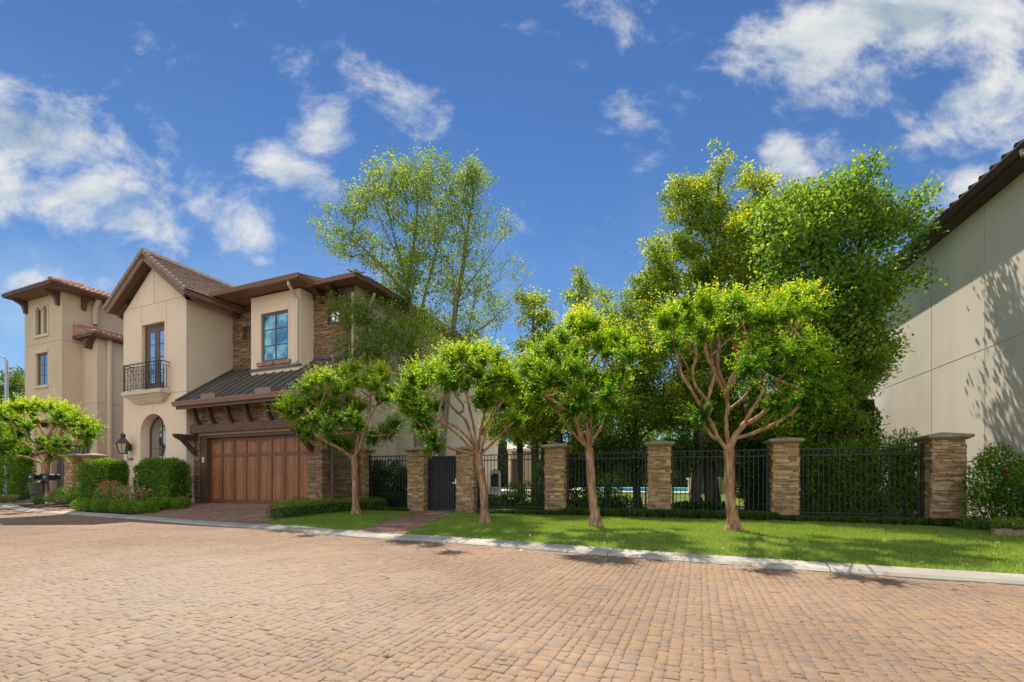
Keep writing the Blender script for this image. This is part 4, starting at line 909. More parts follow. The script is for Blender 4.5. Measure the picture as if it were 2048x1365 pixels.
# metal turret roof at the back
tu = H.hu(9.5, 520); tc = H.pt(tu, 9.5, 0); tz = HC + (HY - 583) / F * tc.y - .12
mb = MB(); mb.lathe((tc.x, tc.y, tz - .6), [(1.0, 0), (1.0, .45), (1.15, .5), (.28, 1.02), (.06, 1.05)], 14)
for k in range(14): a = 2 * math.pi * k / 14; d = Vector((math.cos(a), math.sin(a), 0)); mb.bar(Vector((tc.x, tc.y, tz - .08)) + d * 1.13, Vector((tc.x, tc.y, tz + .44)) + d * .27, .03)
mb.build('turret_roof', M('turret_metal', [(.45, .42, .38), (.55, .52, .47)], rough=.4, metal=.3), house)

# ================================================================ wall lantern
lp = H.pt(H.hu(-.30, 246), -.30, 0); lz = HC + (HY - 895) / F * lp.y
COPPER = M('aged_copper', [(.05, .035, .028), (.10, .065, .045)], nscale=8, rough=.45, metal=.5)
LGLASS = GLASS('lantern_glass', (.30, .28, .20), .25, (.9, .95, .9))
lan = thing('wall_lantern', 'dark copper gas lantern on the stucco corner beside the arched window', 'wall lantern', (lp.x, lp.y, lz))
rt_, rb_, hh = .275, .155, .52
def ring4(r, z, rot=R(22 + 45)): return [Vector((lp.x + r * math.cos(rot + k * math.pi / 2), lp.y + r * math.sin(rot + k * math.pi / 2), lz + z)) for k in range(4)]
T4, B4 = ring4(rt_, .18), ring4(rb_, -.30)
mb = MB()
for k in range(4): mb.bar(T4[k], B4[k], .025); mb.bar(T4[k], T4[(k + 1) % 4], .03); mb.bar(B4[k], B4[(k + 1) % 4], .03); mb.bar((T4[k] + T4[(k + 1) % 4]) / 2, (B4[k] + B4[(k + 1) % 4]) / 2, .012)
mb.poly(B4[::-1]); mb.build('frame', COPPER, lan)
mb = MB(); top = ring4(.09, .45)
T4b = ring4(rt_ + .03, .185)
for k in range(4): mb.poly([T4b[k], T4b[(k + 1) % 4], top[(k + 1) % 4], top[k]])
mb.poly(T4b[::-1]); mb.lathe((lp.x, lp.y, lz + .45), [(.09, 0), (.09, .07), (.115, .09), (.10, .14), (.04, .19), (.015, .2), (.015, .25)], 10); mb.build('roof', COPPER, lan)
mb = MB(); T5, B5 = ring4(rt_ - .02, .17), ring4(rb_ - .02, -.28)
for k in range(4): mb.poly([B5[k], B5[(k + 1) % 4], T5[(k + 1) % 4], T5[k]])
mb.build('pane', LGLASS, lan)
mb = MB(); mu = H.hu(-.03, 260); mb.fbox(H, mu - .14, mu + .05, -.10, .09, lz - .14, lz + .16); mb.bar(H.pt(mu - .04, -.08, lz + .02), Vector((lp.x, lp.y, lz + .02)) + (H.pt(mu - .04, -.08, 0) - Vector((lp.x, lp.y, 0))).normalized() * .24, .16, .16); mb.build('bracket', COPPER, lan)
mb = MB(); pts = []
for a in np.linspace(0, math.pi, 12): c = Vector((lp.x, lp.y, lz - .45)).lerp(H.pt(mu - .03, -.05, lz - .45), (1 - math.cos(a)) / 2); pts.append(c + Vector((0, 0, -.24 * math.sin(a))))
mb.tube([Vector((lp.x, lp.y, lz - .3))] + pts + [H.pt(mu - .03, -.05, lz - .1)], .014, 6); mb.build('gas_pipe', M('copper_pipe', [(.30, .17, .08), (.38, .22, .11)], rough=.4, metal=.6), lan)

lan.scale = (.78, .78, .78)
# ================================================================ the tower house on the left
T = Fr(-24.12, 24.5, 22.33); TG = .27
tow = thing('tower_house', 'tan stucco house with a three storey tower and red clay tile roofs', 'house', tuple(T.pt(0, 0, TG)))
TE = T.z(0, 0, 583); TUZ = 4.4; TVB = .88
uzT = lambda px0, px1, py0, py1, v=0: (T.hu(v, px0), T.hu(v, px1), T.z(T.hu(v, (px0 + px1) / 2), v, py1), T.z(T.hu(v, (px0 + px1) / 2), v, py0))
a1 = uzT(72.6, 82, 616, 671.5); a2 = uzT(86.7, 95.4, 611, 667); lw = uzT(72, 95, 707, 771)
mb = MB(); TW = -3.85
ah = [arch(a[0], a[1], (a1[2] + a2[2]) / 2, (a1[3] + a2[3]) / 2 - .2, 12, .2) for a in (a1, a2)]
mb.wall(lambda a, b, d: T.pt(a, d, b), rect(TW, 0, TUZ, TE), ah + [rect(*lw)], .14)
mb.poly([T.pt(0, 0, TUZ), T.pt(0, 10, TUZ), T.pt(0, 10, TE), T.pt(0, 0, TE)]); mb.poly([T.pt(TW, 10, TUZ), T.pt(TW, 0, TUZ), T.pt(TW, 0, TE), T.pt(TW, 10, TE)])
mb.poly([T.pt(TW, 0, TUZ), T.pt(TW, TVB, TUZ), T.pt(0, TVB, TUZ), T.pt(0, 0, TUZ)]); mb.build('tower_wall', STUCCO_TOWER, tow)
for a in (a1, a2): window(tow, T, a[0] + .01, a[1] - .01, (a1[2] + a2[2]) / 2 + .01, 0, .09, 2, 3, WINWOOD, GLASS_BRIGHT, fw=.075, mw=.045, name='arched_window', archtop=((a1[3] + a2[3]) / 2 - .2, .19))
window(tow, T, lw[0] + .01, lw[1] - .01, lw[2] + .01, lw[3] - .01, .09, 2, 3, FRAME, GLASS_GREY, fw=.06, mw=.03, name='window')
mb = MB(); zc = (a1[2] + a2[2]) / 2
mb.fbox(T, a1[0] - .16, a2[1] + .16, -.07, -.001, zc - .16, zc - .02)
sp = (a1[3] + a2[3]) / 2 - .2
for a in (a1, a2):
    uc = (a[0] + a[1]) / 2; r0_ = (a[1] - a[0]) / 2 + .005; an = np.linspace(0, math.pi, 11)
    for p, q in zip(an[:-1], an[1:]): mb.prism([T.pt(uc + r * math.cos(t_), -.05, sp + (r - r0_ + .205) * math.sin(t_)) for r, t_ in ((r0_ + .11, p), (r0_ + .11, q), (r0_, q), (r0_, p))], T.v * .049)
mb.fbox(T, a1[0] - .115, a1[0] - .005, -.05, -.001, zc, sp); mb.fbox(T, a2[1] + .005, a2[1] + .115, -.05, -.001, zc, sp)
mb.fbox(T, lw[0] - .1, lw[1] + .1, -.07, -.001, lw[2] - .16, lw[2] - .01); mb.fbox(T, lw[0] - .1, lw[1] + .1, -.06, -.001, lw[3] + .01, lw[3] + .24)
mb.build('window_trim', CASTSTONE, tow)
zs = T.z(0, 0, 679.5); mb = MB(); mb.fbox(T, TW + .01, -.002, -.006, .0, zs, zs + .025); mb.fbox(T, -.0005, .006, .002, 8, zs, zs + .025); mb.build('wall_joint', JOINT, tow)
# tower roof
def clay(mb, fr, ua, ub, va, z0, depth, pitch, along='u', step=.24, m=0, taper=0.0):
    """barrel tiles running up a slope from the eave"""
    x = ua
    while x < ub - .01:
        d = depth
        if taper: d = max(.15, min(depth, (min(x - ua, ub - x) + .1) * taper))
        p = fr.pt(x + step / 2, va, z0) if along == 'u' else fr.pt(va, x + step / 2, z0)
        dirv = fr.v if along == 'u' else -fr.u
        if along == 'u-': dirv = -fr.v
        nseg = max(1, int(d / .36))
        for k in range(nseg):
            a = p + (dirv + Vector((0, 0, pitch))) * (d * k / nseg) + Vector((0, 0, .02 + random.uniform(-.006, .006))); b = p + (dirv + Vector((0, 0, pitch))) * (d * (k + 1) / nseg + .03)
            mb.tube([a, b], [.105, .085], 7)
        x += step
o_ = .72; tr, trr, trz = hip('tower_roof', None, T, TW - .3, o_, -o_, 10, TE + .16, .42, tow, CLAY)
mb = MB(); clay(mb, T, TW - .3, o_, -o_, TE + .17, 2.1, .42, 'u', taper=1); clay(mb, T, -o_, 10, o_, TE + .17, 2.5, .42, 'v', taper=1)
c0 = T.pt(o_, -o_, TE + .24); c1 = T.pt(*trr[0], trz + .1); d = (c1 - c0).normalized()
for k in range(8): mb.tube([c0 + d * (k * .36 - .1), c0 + d * (k * .36 + .3)], [.13, .11], 8)
mb.build('barrel_tile', CLAY, tr)
mb = MB(); mb.fbox(T, TW - .3, o_, -o_, 10, TE - .02, TE + .155); mb.build('soffit', SOFFIT_BROWN, tow)
mb = MB(); gutter(mb, T.pt(TW - .3, -o_, TE - .01), T.pt(o_ + .12, -o_, TE - .01), -T.v, .16, .13); gutter(mb, T.pt(o_, -o_ - .1, TE - .01), T.pt(o_, 10, TE - .01), T.u, .16, .13); mb.build('gutter', TRIM_BROWN, tow)
for u, v, dr in ((TW + .25, 0, 'f'), (-.3, 0, 'f'), (0, .9, 's')):
    p = MB(); c = [(0, TE - .02), (.55, TE - .02), (.57, TE - .14), (.4, TE - .22), (.22, TE - .32), (.14, TE - .6), (.12, TE - .72), (0, TE - .72)]
    if dr == 'f': p.prism([T.pt(u - .1, -v_, z_) for v_, z_ in c], T.u * .2)
    else: p.prism([T.pt(v_, v - .1, z_) for v_, z_ in c], T.v * .2)
    p.build('corbel', TRIM_BROWN, tow)
# lower block
LE = T.z(1.38, TVB, 672); g0, g1 = T.hu(TVB + .1, 107), T.hu(TVB + .1, 185); gz1 = T.z(g1, TVB, 888); U2 = T.hu(TVB, 194)
mb = MB(); mb.wall(lambda a, b, d: T.pt(a, TVB + d, b), rect(TW - 1.3, U2, TG - .2, TUZ), [rect(g0, g1, TG - .1, gz1)], .3); mb.poly([T.pt(.001, TVB, TUZ), T.pt(U2, TVB, TUZ), T.pt(U2, TVB, LE), T.pt(.001, TVB, LE)])
mb.poly([T.pt(U2, TVB, TG - .2), T.pt(U2, 11, TG - .2), T.pt(U2, 11, LE), T.pt(U2, TVB, LE)]); mb.poly([T.pt(TW - 1.3, 11, TG - .2), T.pt(TW - 1.3, TVB, TG - .2), T.pt(TW - 1.3, TVB, TUZ + 3), T.pt(TW - 1.3, 11, TUZ + 3)])
mb.build('lower_wall', STUCCO_TOWER, tow)
zs = T.z(U2, TVB, 806); mb = MB(); mb.fbox(T, .001, U2 - .002, TVB - .006, TVB, zs, zs + .025); mb.fbox(T, U2 - .0005, U2 + .006, TVB + .002, 10, zs, zs + .025); mb.build('wall_joint', JOINT, tow)
mb = MB(); dv = TVB + .24; q = (g1 - g0) / 10
mb.fbox(T, g0, g1, dv + .03, dv + .06, TG, gz1)
gd_ = mb.build('garage_door', DARKWOOD, tow)
for k in range(10):
    p = MB(); p.fbox(T, g0 + k * q + .03, g0 + (k + 1) * q - .03, dv, dv + .03, TG + .03, gz1 - .05); p.build('plank', DARKWOOD, gd_)
mb = MB(); zb = T.z(0, 0, 838); mb.fbox(T, -.25, -.02, -.02, TVB, zb - .22, TUZ - .002); mb.fbox(T, TW + .1, TW + .33, -.02, TVB, zb - .22, TUZ - .002); mb.build('beam', TRIM_BROWN, tow)
mb = MB(); ov = .45; ez = LE + .02
mb.prism([T.pt(.02, TVB - ov, ez), T.pt(U2 + ov, TVB - ov, ez), T.pt(U2 + ov, TVB - ov, ez - .16), T.pt(.02, TVB - ov, ez - .16)], T.v * 10); lr = mb.build('lower_roof', TRIM_BROWN, tow)
mb = MB(); clay(mb, T, TVB - ov, TVB + 9.5, U2 + ov + .02, ez + .03, 1.8, .34, 'v'); clay(mb, T, .05, U2 + ov, TVB - ov, ez + .03, .6, .4, 'u', taper=.5); mb.build('barrel_tile', CLAY, lr)
mb = MB(); mb.prism([T.pt(.0, TVB - ov + .02, ez), T.pt(U2 + ov, TVB - ov + .02, ez), T.pt(0, TVB - ov + .02, ez + .60)], T.v * 10); mb.build('deck', CLAY, lr)
p = MB(); p.prism([T.pt(v_, TVB + .04, z_) for v_, z_ in ((U2 * .5, ez - .16), (U2 * .5 + .1, ez - .7), (U2 * .5 + .25, ez - .7), (U2 * .5 + .35, ez - .4), (U2 * .5 + .6, ez - .16))], -T.v * .35); p.build('corbel', TRIM_BROWN, tow)
mb = MB(); v = T.hv(U2, 217); mb.tube([T.pt(U2 + .12, v, ez - .1), T.pt(U2 + .12, v, TG)], .12, 10); mb.build('downspout', STUCCO_TOWER, tow)
mb = MB(); v = T.hv(0, 188); mb.tube([T.pt(.5, v, TE), T.pt(.14, v, TE - .5), T.pt(.14, v, TE - .7), T.pt(.14, v, ez + .9)], .13, 10); mb.build('downspout', STUCCO_TOWER, tow)
mb = MB(); u = T.hu(TVB, 71); mb.fbox(T, u - .12, u + .12, TVB - .12, TVB - .001, TG, TUZ - .002); mb.build('pilaster', STUCCO_TOWER, tow)
# wing roof glimpsed behind the tower's left edge
mb = MB(); ru = TW - .02; rz0 = T.z(ru - 1.0, 3.4, 741)
mb.prism([T.pt(ru - 1.2, 3.2, rz0), T.pt(ru - 1.2, 3.2, rz0 + .18), T.pt(ru, 3.2, rz0 + 1.3), T.pt(ru, 3.2, rz0 + 1.05)], T.v * 5); wr = mb.build('wing_roof', CLAY, tow)
mb = MB(); mb.poly([T.pt(ru - .55, 3.9, TG), T.pt(ru, 3.9, TG), T.pt(ru, 3.9, rz0 + .9), T.pt(ru - .55, 3.9, rz0 + .5)]); mb.poly([T.pt(ru - .55, 8, TG), T.pt(ru - .55, 3.9, TG), T.pt(ru - .55, 3.9, rz0 + .5), T.pt(ru - .55, 8, rz0 + .5)]); mb.build('wing_wall', STUCCO_TOWER, tow)
for k in range(3):
    p = MB(); v = 3.25 + k * .28; p.prism([T.pt(ru - 1.15, v, rz0), T.pt(ru - .05, v, rz0 + .95), T.pt(ru - .05, v, rz0 + .75), T.pt(ru - .95, v, rz0 - .02)], T.v * .1); p.build('rafter_foot', TRIM_BROWN, tow)

# ================================================================ the house on the right
Q = Fr(11.2, 10.0, 16.8)                              # v runs back along the wall, u to the right
Q_v = Q.v; nh = thing('neighbour_house', 'pale stucco house wall with a deep dark eave on the right edge', 'house', tuple(Q.pt(0, 0, 0)))
NE = Q.z(0, 0, 344)
mb = MB(); mb.poly([Q.pt(0, 9.6, -.1), Q.pt(0, -9, -.1), Q.pt(0, -9, NE), Q.pt(0, 9.6, NE)]); mb.poly([Q.pt(0, 9.6, -.1), Q.pt(9, 9.6, -.1), Q.pt(9, 9.6, NE), Q.pt(0, 9.6, NE)][::-1]); mb.poly([Q.pt(0, -9, -.1), Q.pt(9, -9, -.1), Q.pt(9, -9, NE), Q.pt(0, -9, NE)])
mb.build('wall', STUCCO_PALE, nh)
mb = MB(); zs = Q.z(0, 0, 667); mb.box(Q.pt(-.005, -8.9, zs), Q.u * .006, Q.v * 18.4, (0, 0, .014))
for px in (1970, 1863):
    v = Q.hv(0, px); mb.box(Q.pt(-.005, v, .0), Q.u * .006, Q.v * .012, (0, 0, NE - .02))
mb.build('wall_joint', M('pale_joint', [(.50, .44, .36), (.55, .49, .40)], rough=.95), nh)
ov = .38
mb = MB(); mb.box(Q.pt(-ov, -9.5, NE), Q.u * (ov - .002), Q.v * 19.6, (0, 0, .1)); mb.build('soffit', SOFFIT, nh)
mb = MB(); mb.box(Q.pt(-ov - .03, -9.5, NE - .03), Q.u * .03, Q.v * 19.6, (0, 0, .22)); mb.build('fascia', SOFFIT, nh)
mb = MB(); gutter(mb, Q.pt(-ov - .032, -9.5, NE + .02), Q.pt(-ov - .032, 10.1, NE + .02), -Q.u, .17, .13); mb.build('gutter', SOFFIT, nh)
mb = MB(); mb.prism([Q.pt(-ov - .08, -9.5, NE + .16), Q.pt(4.5, -9.5, NE + 2.4), Q.pt(4.5, -9.5, NE + .1), Q.pt(-ov, -9.5, NE + .1)], Q.v * 19.6); nr = mb.build('roof', DARKTILE, nh)
mb = MB(); v = -9.4
while v < 10:
    for k in range(3):
        a = Q.pt(-ov - .12 + k * .38, v + .12, NE + .21 + k * .175); b = Q.pt(-ov + .30 + k * .38, v + .12, NE + .41 + k * .175); mb.tube([a, b], [.085, .07], 8)
    v += .36
mb.build('barrel_tile', DARKTILE, nr)
mb = MB(); v = Q.hv(-ov - .1, 2046); mb.tube([Q.pt(-ov - .1, v, NE + .05), Q.pt(-ov - .1, v - .02, NE - .06), Q.pt(-ov - .02, v - .2, NE - .13), Q.pt(-.1, v - .6, NE - .22), Q.pt(-.06, v - .62, NE - .4), Q.pt(-.06, v - .62, .1)], .055, 10); mb.build('downspout', M('taupe_downspout', [(.28, .2, .16), (.33, .24, .19)], rough=.4), nh)
# ================================================================ leaves and branches
def leaf_mesh(name, C, A, N, L, W, mat, tone, parent=None, base=None, fold=.25):
    """C centres, A leaf axes, N normals (n x 3); one folded diamond per leaf"""
    A = A / (np.linalg.norm(A, axis=1, keepdims=True) + 1e-9); S = np.cross(A, N); S /= (np.linalg.norm(S, axis=1, keepdims=True) + 1e-9); N2 = np.cross(S, A)
    L = np.asarray(L)[:, None]; W = np.asarray(W)[:, None]
    off = np.array(WL[parent.name]) if parent is not None else np.array(base if base is not None else (0, 0, 0)); C = C - off
    V = np.stack([C - A * L / 2, C + S * W / 2 + N2 * W * fold - A * L * .05, C + A * L / 2, C - S * W / 2 + N2 * W * fold - A * L * .05], 1).reshape(-1, 3)
    n = len(C); me = np_mesh(name, V, np.arange(4 * n), np.full(n, 4), mat, tone=np.clip(tone, 0, 1)); return link(name, me, parent, base)
def unit(v): return v / (np.linalg.norm(v, axis=-1, keepdims=True) + 1e-9)

class Skel:
    """branch skeleton: given limbs plus twigs grown to target points"""
    def __init__(s, seed): s.p, s.par, s.rg = [], [], np.random.default_rng(seed)
    def line(s, pts, parent=-1, step=.18):
        """add a limb along pts (parent: node index or -1 for a root / nearest)"""
        pts = [np.array(p, float) for p in pts]; last = parent; start = 0
        if parent == -2:
            P_ = np.array(s.p); last = int(np.argmin(np.linalg.norm(P_ - pts[0], axis=1)))
        if last >= 0: pts = [np.array(s.p[last])] + pts[0:] if np.linalg.norm(np.array(s.p[last]) - pts[0]) > .03 else [np.array(s.p[last])] + pts[1:]
        else: s.p.append(tuple(pts[0])); s.par.append(-1); last = len(s.p) - 1
        # smooth
        q = catmull([Vector(p) for p in pts], 5)
        d = 0
        for a, b in zip(q[:-1], q[1:]):
            d += (b - a).length
            if d >= step * .8: s.p.append(tuple(b)); s.par.append(last); last = len(s.p) - 1; d = 0
        if d > .03: s.p.append(tuple(q[-1])); s.par.append(last); last = len(s.p) - 1
        return last
    def grow(s, targets, step=.3, up=1.3, bow=.12, frm=0):
        T_ = np.array(targets); P0 = np.array(s.p); d0 = np.array([np.min(np.linalg.norm(P0 - t, axis=1)) for t in T_]); ends = np.zeros(len(T_), int)
        arr = np.zeros((len(P0) + len(T_) * 40, 3)); arr[:len(P0)] = P0; cnt = len(P0)
        for i in np.argsort(d0):
            t = T_[i]; Pn = arr[frm:cnt]; dv = t - Pn; d = np.linalg.norm(dv, axis=1); hor = np.linalg.norm(dv[:, :2], axis=1)
            cost = d + up * np.maximum(0, .55 * hor - dv[:, 2]); j = int(np.argmin(cost)) + frm
            a = arr[j].copy(); k = max(1, int(math.ceil(d[j - frm] / step))); last = j
            sag = s.rg.normal(0, bow * d[j - frm], 3); sag[2] += -.05 * d[j - frm]
            for q in range(1, k + 1):
                f = q / k; p = a + (t - a) * f + sag * 4 * f * (1 - f) * .5
                if cnt >= len(arr): break
                arr[cnt] = p; s.p.append(tuple(p)); s.par.append(last); last = cnt; cnt += 1
            ends[i] = last
        return ends
    def mesh(s, mb, tip, base, sides=6, minr=0, wob=.0, limb=None):
        n = len(s.p); ch = [[] for _ in range(n)]; 
        for i, q in enumerate(s.par):
            if q >= 0: ch[q].append(i)
        cnt = np.zeros(n)
        for i in range(n - 1, -1, -1):
            if not ch[i]: cnt[i] += 1
            if s.par[i] >= 0: cnt[s.par[i]] += cnt[i]
        tot = max(cnt[i] for i in range(n) if s.par[i] < 0); e = math.log(base / tip) / math.log(max(tot, 2)); rad = tip * cnt ** e
        if limb:
            rad[:limb[0]] = np.maximum(rad[:limb[0]], limb[1])
        s.rad = rad
        roots = [i for i in range(n) if s.par[i] < 0]; stack = list(roots)
        while stack:
            i = stack.pop(); path = [i]
            if s.par[i] >= 0: path = [s.par[i], i]
            while ch[path[-1]]:
                c = sorted(ch[path[-1]], key=lambda k: -cnt[k]); stack += c[1:]; path.append(c[0])
            rr_ = [rad[k] for k in path]
            if s.par[i] >= 0: rr_[0] = min(rad[path[0]], rad[i] * 1.15)
            if max(rr_) < minr: continue
            pts = [Vector(s.p[k]) for k in path]
            if wob: rr_ = [r_ * (1 + wob * math.sin(k * 2.1 + i)) for k, r_ in enumerate(rr_)]
            mb.tube(pts, rr_, sides if rr_[0] > tip * 3 else max(4, sides - 3), cap=True)

def flare(mb, base, r, h=.35, n=12, seed=0, amt=.9):
    """root flare with buttresses"""
    rg = random.Random(seed); ph = [rg.uniform(0, 6.28) for _ in range(3)]; i0 = len(mb.v); rows = 7
    for j in range(rows):
        t = j / (rows - 1); z = -.06 + (h + .06) * t; k = (1 - t) ** 2.2
        for q in range(n * 2):
            a = math.pi * q / n; w = 1 + k * (amt + .55 * math.sin(3 * a + ph[0]) + .3 * math.sin(5 * a + ph[1])); mb.v.append((base[0] + r * w * math.cos(a), base[1] + r * w * math.sin(a), base[2] + z))
    m = n * 2
    for j in range(rows - 1):
        for q in range(m): mb.f.append((i0 + j * m + q, i0 + j * m + (q + 1) % m, i0 + (j + 1) * m + (q + 1) % m, i0 + (j + 1) * m + q)); mb.m.append(0)

def crape(label, bx, by, Y, fork, limbs, clumps, seed, zoom, crownR, base_r=.105, group='crape myrtles along the kerb', leafL=.068, shoots=42, shoot_len=.40, cut=9999):
    """pollarded crape myrtle: limbs and leaf clumps measured on the photo, depth filled in as a round crown"""
    ox, oy, sc = zoom; rg = np.random.default_rng(seed)
    px = lambda x, y: (ox + x / sc, oy + y / sc)
    x0, y0 = XY(bx, Y); z0 = zt(x0, y0); b = Vector((x0, y0, z0)); t = thing('crape_myrtle', label, 'tree', tuple(b), group)
    sk = Skel(seed); fx, fy = px(*fork); fp = P(fx, fy, Y)
    m_ = b.lerp(fp, .5) + Vector((rg.normal(0, .03), rg.normal(0, .03), 0))
    sk.line([b + Vector((0, 0, .0)), m_, fp], step=.12); forkn = len(sk.p) - 1
    cxw = fp.x
    knuck = []
    for li in limbs:
        pts = li[0]; dep = li[1]; par = li[2] if len(li) > 2 else forkn; q = []
        for k, (a, c) in enumerate(pts):
            w = P(*px(a, c), Y); f = (k + 1) / len(pts); Yd = Y + dep * f ** .8; q.append(P(*px(a, c), Yd))
        e = sk.line(q, par if par == forkn else -2, step=.14); knuck.append(np.array(sk.p[e]))
    nlimb = len(sk.p); T_ = []
    for (a, c) in clumps:
        w = P(*px(a, c), Y); dx = w.x - cxw; mx_ = math.sqrt(max(.08, crownR ** 2 - dx * dx)); d = rg.uniform(-1.1, .8) * mx_ - .85
        if rg.random() < .2: d *= .3
        T_.append(np.array(P(*px(a, c), Y + d)))
        if c < cut and rg.random() < .6: T_.append(np.array(P(*px(a + rg.normal(0, 18), c + rg.normal(0, 12)), Y - d * rg.uniform(.5, 1))))
    ends = sk.grow([q - np.array((0, 0, .12)) for q in T_], step=.16, up=1.6, bow=.10, frm=forkn)
    mb = MB(); sk.mesh(mb, .011, base_r * .92, 8, wob=.09, limb=(nlimb, base_r * .31)); flare(mb, b, base_r * .95, .42, seed=seed, amt=.95)
    mb.build('trunk', CBARK, t, smooth=True)
    C, A, N, L, W, TN = [], [], [], [], [], []; tw = MB()
    cen = np.mean(np.array(T_), axis=0)
    for q in list(T_) + knuck:
        out = unit(q - cen + np.array((0, 0, .35)))
        for _ in range(shoots):
            d = unit(rg.normal(0, .52, 3) + out * .45 + np.array((0, 0, .8))); Ls = shoot_len * rg.uniform(.5, 1.15); n = int(7 + Ls * 26); s0 = q + rg.normal(0, .05, 3) - np.array((0, 0, .08))
            bend = rg.normal(0, .25, 3) + np.array((0, 0, -.12)); sd = unit(np.cross(d, rg.normal(0, 1, 3)))
            f = (np.arange(n) + .6) / n; pts = s0 + d * Ls * f[:, None] + bend * Ls * (f ** 2)[:, None]
            dd = unit(d + 2 * bend * f[:, None]); sgn = np.where(np.arange(n) % 2, 1, -1)[:, None]
            ax = unit(sgn * sd * .95 + dd * .75 + rg.normal(0, .25, (n, 3)) + np.array((0, 0, -.12))); ll = leafL * rg.uniform(.7, 1.25, n) * (1 - .35 * f)
            C.append(pts + ax * ll[:, None] * .5); A.append(ax); N.append(unit(np.cross(ax, sd) * sgn + rg.normal(0, .35, (n, 3)) + np.array((0, 0, .7)))); L.append(ll); W.append(ll * .56)
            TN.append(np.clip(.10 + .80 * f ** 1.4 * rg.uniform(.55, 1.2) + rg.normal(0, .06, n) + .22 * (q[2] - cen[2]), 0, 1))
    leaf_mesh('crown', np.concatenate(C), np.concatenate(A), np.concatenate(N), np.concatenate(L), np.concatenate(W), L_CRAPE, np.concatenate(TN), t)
    return t

def sample_ell(rg, ell, n):
    """ell rows: (px, py, rx, ry, Y, ryd, weight) -> n points inside"""
    w = np.array([e[6] * e[2] * e[3] for e in ell], float); k = rg.choice(len(ell), n, p=w / w.sum()); o = []
    for i in k:
        px_, py_, rx, ry, Y, rd, _ = ell[i]; d = unit(rg.normal(0, 1, 3)); r = rg.random() ** .42; Yq = Y + d[1] * r * rd; o.append(np.array(P(px_ + d[0] * r * rx, py_ + d[2] * r * ry, Yq)))
    return o
def tree(name, label, cat, base, stems, ell, seed, ntwig, nleaf, leafL, mat, bark, base_r, tip=.008, spread=.22, tone=(.45, .22), group=None, droop=.2, asp=.55, up=1.2, outer=.25, minr=0, part=('trunk', 'crown'), bow=.10, step=.3, leafy_stem=False):
    """general tree: traced stems, twigs to targets in the crown's ellipsoids, leaves round each twig end"""
    rg = np.random.default_rng(seed); t = thing(name, label, cat, tuple(base), group)
    sk = Skel(seed); first = True
    for st in stems:
        if first: sk.line([np.array(base)] + [np.array(q) for q in st], step=.25); first = False
        else: sk.line([np.array(q) for q in st], -2, step=.25)
    T_ = sample_ell(rg, ell, ntwig); ends = sk.grow(T_, step=step, up=up, bow=bow)
    mb = MB(); sk.mesh(mb, tip, base_r, 7, minr=minr); flare(mb, base, base_r, .4, 8, seed, .5); mb.build(part[0], bark, t, smooth=True)
    T_ = np.array(T_); cen = T_.mean(0); par = np.array([sk.p[sk.par[e]] for e in ends]); m = max(1, nleaf // ntwig)
    f = rg.random((len(T_), m, 1)) ** .8; q = par[:, None, :] + (T_ - par)[:, None, :] * (f * 1.25) + rg.normal(0, spread, (len(T_), m, 3)) * np.array((1, 1, .75))
    q = q.reshape(-1, 3); n = len(q); td = np.repeat(unit(T_ - par), m, 0)
    A = unit(rg.normal(0, .8, (n, 3)) + td * .5 + np.array((0, 0, -droop))); N = unit(rg.normal(0, .6, (n, 3)) + np.array((0, 0, .7)))
    L = leafL * rg.uniform(.65, 1.3, n); tb = np.repeat(rg.normal(0, .16, len(T_)), m)
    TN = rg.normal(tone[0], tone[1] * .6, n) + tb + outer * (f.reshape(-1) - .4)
    leaf_mesh(part[1], q, A, N, L, L * asp, mat, TN, t); return t

